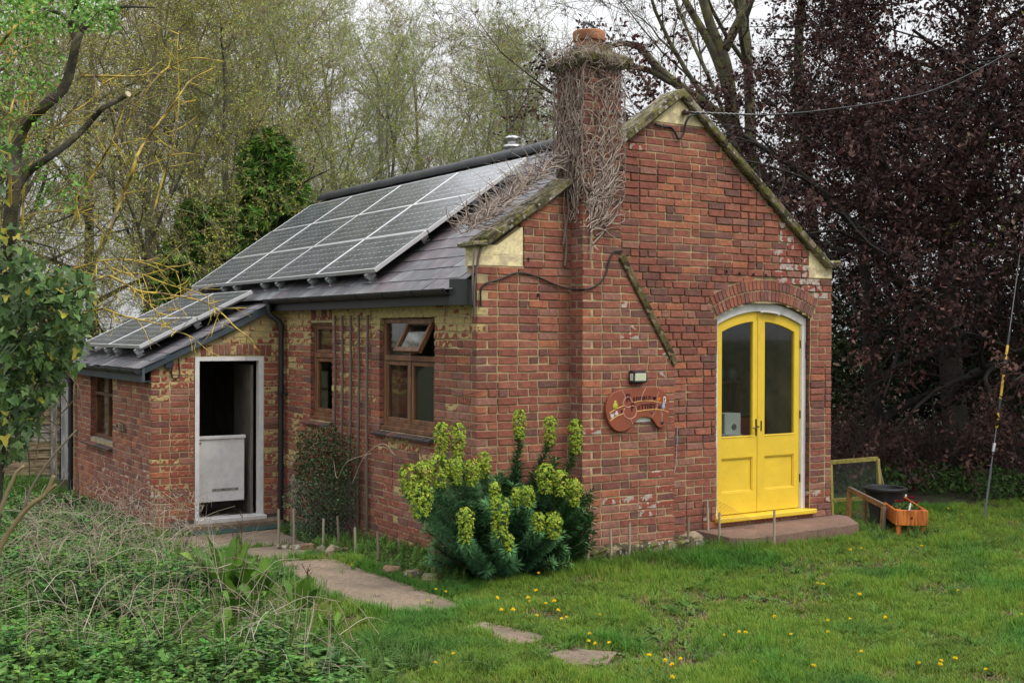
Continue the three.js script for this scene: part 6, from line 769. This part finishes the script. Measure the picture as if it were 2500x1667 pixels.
{
  const r = rng(303), gs = [blades(10, .075, .005, .9, r, [.11, .235, .028], [.17, .315, .042]), blades(9, .11, .005, 1.2, r, [.068, .18, .024], [.115, .26, .035]), blades(12, .06, .0055, .8, r, [.18, .285, .036], [.265, .375, .06]), blades(7, .05, .004, 1.3, r, [.27, .24, .10], [.34, .30, .14])];
  const spots = []; const d0 = V(EYE.x, 0, EYE.z), fw = V(FW.x, 0, FW.z).normalize(), rt = V(RT.x, 0, RT.z).normalize();
  for (let i = 0; i < 330000 && spots.length < 150000; i++) { const d = 5.6 + Math.pow(r(), .75) * 13.5, w = d * .46, s = rr(-w, w, r), x = d0.x + fw.x * d + rt.x * s, z = d0.z + fw.z * d + rt.z * s; if (r() > 1.05 - d * .03) continue;
    if (inHouse(x, z) || onStep(x, z) || inBed(x, z)) continue; if (onPath(x, z)) { const mid = onPath(x + .08, z) && onPath(x - .08, z) && onPath(x, z + .08) && onPath(x, z - .08); if (r() > (mid ? .003 : .15)) continue; } const e = x - edge(z); if (z < 3.4 && e < -.15) continue; if (x > 6.3 + .3 * fbm(x, z, 7) && z < -.6 + (x - 6.3) * .1) continue; if (d > 17.3) continue;
    const big = fbm(x * .9 + 3, z * .9, 12, 4), fine = fbm(x * 3.2, z * 3.2, 14, 3), bare = fbm(x * 2.1 + 30, z * 2.1, 16, 4); if (bare > .62 && r() < .75) continue; if (big < .3 && r() < .3) continue;
    const lush = ss(.48, .66, big), tall = 1 + .8 * ss(.7, .1, Math.abs(z - .55)) * (x > .3 && x < 3 ? 1 : 0) + .8 * ss(.56, .72, fine), k = r() < .07 + .5 * ss(.5, .66, bare) ? 3 : lush > r() ? (r() < .6 ? 1 : 0) : (r() < .55 ? 2 : 0), cv = .5 + .78 * fine; spots.push([x, z, r() * 6.283, [1, tall * rr(.7, 1.15, r)], [cv * (1.1 - .25 * lush), cv, cv * .95], k]); }
  const ros = (n, L, W, c0) => { const s = new Soup(); for (let i = 0; i < n; i++) { const a = i / n * 6.283 + rr(-.3, .3, r), d = V(Math.cos(a), rr(.12, .5, r), Math.sin(a)).normalize(); s.leaf(V(0, .01, 0), d, V(-Math.sin(a), 0, Math.cos(a)), L * rr(.6, 1.1, r), W * rr(.7, 1.1, r), vary(c0, .25, r), .1); } return s.geo(); };
  gs.push(ros(9, .13, .03, [.075, .17, .025]), ros(12, .07, .035, [.055, .14, .03]), blades(26, .17, .0055, 1.5, r, [.075, .18, .026], [.14, .27, .045]));
  for (let i = 0; i < 2600; i++) { const x = rr(-1.7, 7, r), z = rr(-1.5, 4.8, r); if (inHouse(x, z) || onStep(x, z) || onPath(x, z) || inBed(x, z) || x < edge(z) + .1) continue; const n = fbm(x * 1.4 + 11, z * 1.4, 23, 3), k = r(); if (n < .5 && k > .25) continue; const c = rr(.75, 1.15, r); spots.push([x, z, r() * 6.283, [rr(.6, 1.1, r), rr(.6, 1.1, r)], [c, c, c * .95], k < .4 ? 4 : k < .72 ? 5 : 6]); }
  scatter('lawn_grass', 'rough mown lawn grass in mixed greens around the cottage', 'grass', gs, grassM, spots);
  // longer grass round the beds, stones and doorstep; background field grass at far left
  const tg = [blades(16, .2, .005, 1.3, r, [.06, .13, .02], [.10, .18, .03]), blades(22, .26, .006, 1.6, r, [.07, .15, .025], [.13, .24, .05])], ts = [];
  for (let i = 0; i < 2600; i++) { const x = rr(-.9, 2.7, r), z = rr(-4.2, .62, r); if (inHouse(x, z) || onPath(x, z) || onStep(x, z) || !(inBed(x, z) || (z > .3 && z < .62))) continue; if (x > 0 && z < .1 && r() < .6) continue; ts.push([x, z, r() * 6.283, [rr(.6, 1, r), rr(.4, .95, r)], [rr(.8, 1.2, r), rr(.85, 1.1, r), .9], r() < .8 ? 0 : 1]); }
  for (const [x, z] of [[-2.05, 2.2], [-2.2, 2.4], [-1.95, 2.55], [-2.3, 2.1], [-1.7, 2.8], [4.45, .75], [4.7, .45], [4.9, .9], [5.1, .7]]) for (let k = 0; k < 8; k++) ts.push([x + rr(-.12, .12, r), z + rr(-.12, .12, r), r() * 6.283, [1, rr(.6, 1, r)], [1, 1, 1], r() < .5 ? 0 : 1]);
  for (let i = 0; i < 5200; i++) { const d = 6.2 + Math.pow(r(), .8) * 8, s = rr(-.46, .1, r) * d, x = EYE.x + FW.x * d + RT.x * s, z = EYE.z + FW.z * d + RT.z * s; if (inHouse(x, z) || onPath(x, z) || onStep(x, z) || x - edge(z) > .05 || z < -6 || fbm(x * 1.1 + 5, z * 1.1, 29, 3) < .47) continue; ts.push([x, z, r() * 6.283, [rr(.9, 1.4, r), rr(.7, 1.4, r)], [rr(.9, 1.35, r), rr(.95, 1.3, r), .95], r() < .6 ? 0 : 1]); }
  for (let i = 0; i < 9000; i++) { const p = at(rr(-150, 700, r), 1080, rr(15, 26, r)), x = p.x, z = p.z; if (inHouse(x, z)) continue; ts.push([x, z, r() * 6.283, [rr(.8, 1.6, r), rr(.4, .9, r)], [rr(.9, 1.3, r), rr(1, 1.3, r), 1], r() < .7 ? 0 : 1]); }
  scatter('long_grass', 'longer uncut grass around the flower bed and under the far trees', 'grass', tg, grassM, ts);
}
const docks = [[560, 1450, 9.6], [625, 1480, 9.4], [590, 1540, 8.9], [740, 1520, 9.1], [545, 1580, 8.5], [810, 1590, 8.6]].map(([u, v, d]) => { const p = at(u, v, d); return [p.x, p.z]; });
{ // undergrowth of nettles, goosegrass and dead stems at the left
  const r = rng(404), plant = (h, n, L, W, cols) => { const s = new Soup(); s.tube([V(0, 0, 0), V(.01, h * .5, 0), V(0, h, .01)], .004, .002, 3, [.10, .14, .04]); for (let i = 0; i < n; i++) { const t = rr(.25, 1, r), a = i * 1.571 + Math.floor(i / 2) * 1.57 + rr(-.3, .3, r), d = V(Math.cos(a), rr(-.35, .35, r), Math.sin(a)).normalize(); s.leaf(V(0, h * t, 0), d, V(-Math.sin(a), 0, Math.cos(a)), L * rr(.7, 1.2, r) * (1.15 - .4 * t), W * rr(.8, 1.1, r), vary(pick(cols, r), .22, r), .12); } return s.geo(); };
  const cols = [[.07, .155, .028], [.095, .205, .036], [.05, .115, .022], [.125, .25, .048]], gs = [plant(.34, 22, .062, .038, cols), plant(.26, 20, .058, .042, cols), plant(.22, 24, .045, .02, [[.13, .27, .045], [.18, .34, .06]]), plant(.14, 12, .06, .04, cols)], spots = [];
  for (let i = 0; i < 26000 && spots.length < 7200; i++) { const d = 6.0 + Math.pow(r(), .8) * 10, s = rr(-.47, .12, r) * d, x = EYE.x + FW.x * d + RT.x * s, z = EYE.z + FW.z * d + RT.z * s; if (inHouse(x, z) || onPath(x, z) || onStep(x, z) || x - edge(z) > rr(-.1, .12, r) || z < -8.5) continue; if (docks.some(([px, py]) => Math.hypot(px - x, py - z) < .3 || (Math.abs((px - x) * RT.x + (py - z) * RT.z) < .3 && ((px - x) * FW.x + (py - z) * FW.z) > 0 && Math.hypot(px - x, py - z) < .75)) && r() < .85) continue; const near = ss(-.7, 0, x - edge(z)), n = fbm(x * 1.2, z * 1.2, 17, 3); spots.push([x, z, r() * 6.283, [rr(.8, 1.25, r), rr(.55, 1.1, r) * (1 - .5 * near)], [rr(.6, 1.15, r) * (.75 + .5 * n), rr(.75, 1.15, r) * (.75 + .5 * n), rr(.7, 1.1, r)], n > .55 ? (r() < .6 ? 2 : 1) : r() < .4 ? 0 : r() < .6 ? 1 : 3, 0, .25]); }
  for (let i = 0; i < 2600; i++) { const x = rr(-.95, 2.6, r), z = rr(-4.2, .5, r); if (inHouse(x, z) || onPath(x, z) || !inBed(x, z) || onStep(x, z)) continue; spots.push([x, z, r() * 6.283, [rr(.5, .9, r), rr(.3, .8, r)], [rr(.8, 1.15, r), rr(.9, 1.2, r), rr(.8, 1.1, r)], r() < .6 ? 2 : 3, 0, .3]); }
  for (let i = 0; i < 2200; i++) { const x = rr(-1.8, 6, r), z = rr(-2, 4.2, r); if (inHouse(x, z) || onPath(x, z) || inBed(x, z) || onStep(x, z) || x < edge(z) || fbm(x * 1.7, z * 1.7, 19, 3) < .54) continue; spots.push([x, z, r() * 6.283, [rr(.5, .8, r), rr(.12, .25, r)], [rr(.7, 1, r), rr(.8, 1.05, r), .9], 3, 0, .2]); }
  scatter('nettle_undergrowth', 'nettles and low weeds filling the left foreground and flower bed', 'undergrowth', gs, leafM, spots);
  const s = new Soup(); for (let i = 0; i < 800; i++) { const d = rr(7.2, 12.5, r), w = rr(-.45, -.02, r) * d, x = EYE.x + FW.x * d + RT.x * w, z = EYE.z + FW.z * d + RT.z * w; if (inHouse(x, z) || onPath(x, z) || x - edge(z) > -.05 || z < -5.2) continue; const y = ground(x, z), k = i % 3, a = r() * 6.283, H = k === 0 ? rr(.35, .75, r) : rr(.1, .4, r), W = k === 0 ? rr(0, .25, r) : rr(.2, .6, r), p = V(x, y + (k ? rr(.1, .4, r) : 0), z), e = p.clone().add(V(Math.cos(a) * W, k ? rr(-.1, .25, r) : H, Math.sin(a) * W)), c = smooth([p, p.clone().lerp(e, .5).add(V(0, k ? rr(.02, .14, r) : .0, 0)).addScaledVector(rdir(r), .04), e], 6); s.tube(c, rr(.0018, .004, r), .0012, 3, vary(pick([[.36, .31, .23], [.28, .23, .17], [.44, .39, .30], [.22, .16, .12]], r), .15, r)); if (k === 0) for (let q = 0; q < 5; q++) { const f = c[2 + Math.floor(r() * 4)], dd = rdir(r); dd.y = Math.abs(dd.y) * .6; s.tube([f, f.clone().addScaledVector(dd, rr(.05, .16, r))], .0014, .0008, 3, [.28, .22, .16]); } }
  for (let i = 0; i < 800; i++) { const c = at(rr(40, 500, r), rr(1200, 1400, r), rr(9.5, 12.4, r)); if (c.y < ground(c.x, c.z) + .02 || onPath(c.x, c.z)) continue; const d = rdir(r), e = c.clone().addScaledVector(d, rr(.08, .25, r)); e.y = Math.max(e.y, ground(e.x, e.z) + .02); s.tube(smooth([c, c.clone().lerp(e, .5).addScaledVector(rdir(r), .05), e], 5), .0022, .0012, 3, vary([.33, .27, .21], .3, r)); }
  const ds = mesh('dead_stems', s.geo(), twigM, scene); tag(ds, 'tangle of dry straw coloured dead stems over the nettles', 'dead stems', null, 'stuff');
  // dock plants
  const dock = (px, py, d, n, H, label) => { const p = at(px, py, d), o = thing('dock_plant', label, 'plant', 'dock plants by the path', [p.x, ground(p.x, p.z), p.z]); for (let i = 0; i < n; i++) { const q = new Soup(), a = i / n * 6.283 + r(), L = H * rr(.7, 1.1, r), out = rr(.25, .7, r), W = L * rr(.26, .34, r), c = vary(pick([[.10, .22, .024], [.07, .16, .022], [.14, .26, .032]], r), .15, r), dx = Math.cos(a), dz = Math.sin(a); let prev = null; for (let k = 0; k <= 6; k++) { const t = k / 6, h = L * (t - out * .5 * t * t * t), x = dx * out * L * t, z = dz * out * L * t, w = W * Math.pow(Math.sin(Math.min(1, t * .93 + .07) * Math.PI), .7) * (t < .12 ? .3 : 1) / 2, wv = Math.sin(k * 2.2 + i) * .012, ids = [q.v(x + dz * w, h + .02 + wv, z - dx * w, c), q.v(x, h - .0, z, c.map(v => v * 1.15)), q.v(x - dz * w, h + .02 - wv, z + dx * w, c)]; if (prev) q.i.push(prev[0], prev[1], ids[1], prev[0], ids[1], ids[0], prev[1], prev[2], ids[2], prev[1], ids[2], ids[1]); prev = ids; } mesh('leaf', q.geo(), leafM, o); } return o; };
  dock(560, 1450, 9.6, 13, .62, 'dock plant with the tallest upright leaves beside the path'); dock(625, 1480, 9.4, 11, .5, 'dock plant right of the tallest one'); dock(590, 1540, 8.9, 10, .42, 'dock plant below the tallest one'); dock(740, 1520, 9.1, 8, .36, 'small dock plant nearest the lawn edge'); dock(545, 1580, 8.5, 5, .24, 'small dock plant among the nettles'); dock(810, 1590, 8.6, 5, .2, 'low broad dock leaves at the lawn edge');
  for (const [px, py, d, H, lb] of [[572, 1430, 9.5, .62, 'tall dark seed stalk rising from the dock leaves'], [585, 1400, 9.7, .7, 'second dark seed stalk behind the dock leaves'], [745, 1500, 9.2, .36, 'short dark seed stalk at the lawn edge'], [445, 1400, 10.2, .4, 'dark seed stalk left of the docks']]) { const p = at(px, py, d), q = new Soup(), y = ground(p.x, p.z); q.tube([V(p.x, y, p.z), V(p.x + .01, y + H * .6, p.z), V(p.x + .02, y + H, p.z)], .004, .002, 4, [.085, .04, .03]); for (let i = 0; i < 12; i++) { const t = rr(.5, 1, r), b = V(p.x + .015 * t, y + H * t, p.z), e = b.clone().add(V(rr(-.06, .06, r), rr(.03, .1, r), rr(-.06, .06, r))); q.tube([b, e], .002, .0015, 3, [.09, .045, .035]); for (let k = 0; k < 4; k++) { const dd = rdir(r); q.leaf(b.clone().lerp(e, r()), dd, perp(dd, r), .014, .009, [.10, .05, .035]); } } tag(mesh('seed_stalk', q.geo(), twigM, scene), lb, 'stalk', 'dead seed stalks'); }
}
{ // dandelions
  const r = rng(505), hg = (() => { const s = new Soup(); for (let i = 0; i < 26; i++) { const a = i * 2.4, t = i / 26, d = V(Math.cos(a) * (.35 + .75 * t), 1.0 - .75 * t, Math.sin(a) * (.35 + .75 * t)).normalize(); s.leaf(V(0, 0, 0), d, perp(d, r), .024, .009, vary([.92, .70, .02], .08, r), .05); } return s.geo(); })(), sg = (() => { const s = new Soup(); s.tube([V(0, -1, 0), V(.05, -.5, .02), V(0, 0, 0)], .02, .018, 5, [.16, .22, .05]); return s.geo(); })();
  const L = [[147, 1551, 1], [1213, 1461], [1290, 1460], [1293, 1468], [1252, 1490], [1332, 1474], [1353, 1469], [1362, 1491], [1309, 1443], [1371, 1512], [1383, 1507], [1224, 1490], [1310, 1504], [1464, 1502], [1453, 1571], [1488, 1571], [1437, 1566], [1440, 1548], [1107, 1597], [1062, 1619], [1585, 1602], [1624, 1613], [1642, 1624], [1641, 1654], [1662, 1609], [1820, 1545], [1805, 1544], [1892, 1507], [1996, 1425], [2010, 1427], [2022, 1516], [2022, 1544], [2099, 1452], [2076, 1512], [1932, 1550], [1910, 1602], [1987, 1627], [2104, 1591], [2162, 1508], [2245, 1620], [2299, 1613], [2296, 1624], [2333, 1609], [2408, 1635], [2485, 1507], [2495, 1502], [2341, 1442], [2317, 1242], [2356, 1240], [2348, 1256], [2251, 1333], [2104, 1339], [2077, 1343], [1839, 1617], [1767, 1551], [489, 1290], [528, 1291], [516, 1405], [663, 1413], [630, 1409], [858, 1380], [1064, 1439], [1088, 1445], [1045, 1467], [1315, 1401]];
  const zone = ([u, v], i) => i === 0 ? 0 : u < 700 ? (v < 1300 ? 1 : 2) : u < 1130 ? 3 : u < 1500 ? 4 : v < 1360 ? 5 : u < 2030 ? 6 : 7, zn = ['', 'by the stable door step', 'beside the dock leaves', 'along the path edge', 'in the lawn below the spurge', 'at the far right of the lawn', 'in the lawn before the doorstep', 'in the lawn at the lower right'], nth = ['first', 'second', 'third', 'fourth', 'fifth', 'sixth', 'seventh', 'eighth', 'ninth', 'tenth', 'eleventh', 'twelfth', 'thirteenth', 'fourteenth', 'fifteenth', 'sixteenth', 'seventeenth', 'eighteenth', 'nineteenth', 'twentieth'];
  const zs = L.map((p, i) => zone(p, i)), rank = L.map((p, i) => L.filter((q, j) => zs[j] === zs[i] && (q[0] < p[0] || (q[0] === p[0] && j < i))).length);
  L.forEach(([u, v], i) => { const dir = at(u, v, 1).sub(EYE); let t = 8; for (let k = 0; k < 8; k++) { const q = EYE.clone().addScaledVector(dir, t); t = (ground(q.x, q.z) + .06 - EYE.y) / dir.y; } const p = EYE.clone().addScaledVector(dir, t); const o = thing('dandelion', i === 0 ? 'large yellow dandelion in the bottom left corner' : `${nth[rank[i]]} from the left of the yellow dandelions ${zn[zs[i]]}`, 'dandelion', 'dandelions ' + (zn[zs[i]] || 'bottom left'), [p.x, p.y, p.z], r() * 6); const k = (i === 0 ? 1.25 : rr(.6, 1.0, r)); o.scale.setScalar(k); const f = mesh('flower', hg, leafM, o); f.rotation.set(rr(-.4, .6, r), 0, rr(-.5, .3, r)); const st = mesh('stalk', sg, leafM, o); st.scale.set(.1, .07, .1); });
}
renderer.render(scene, camera);
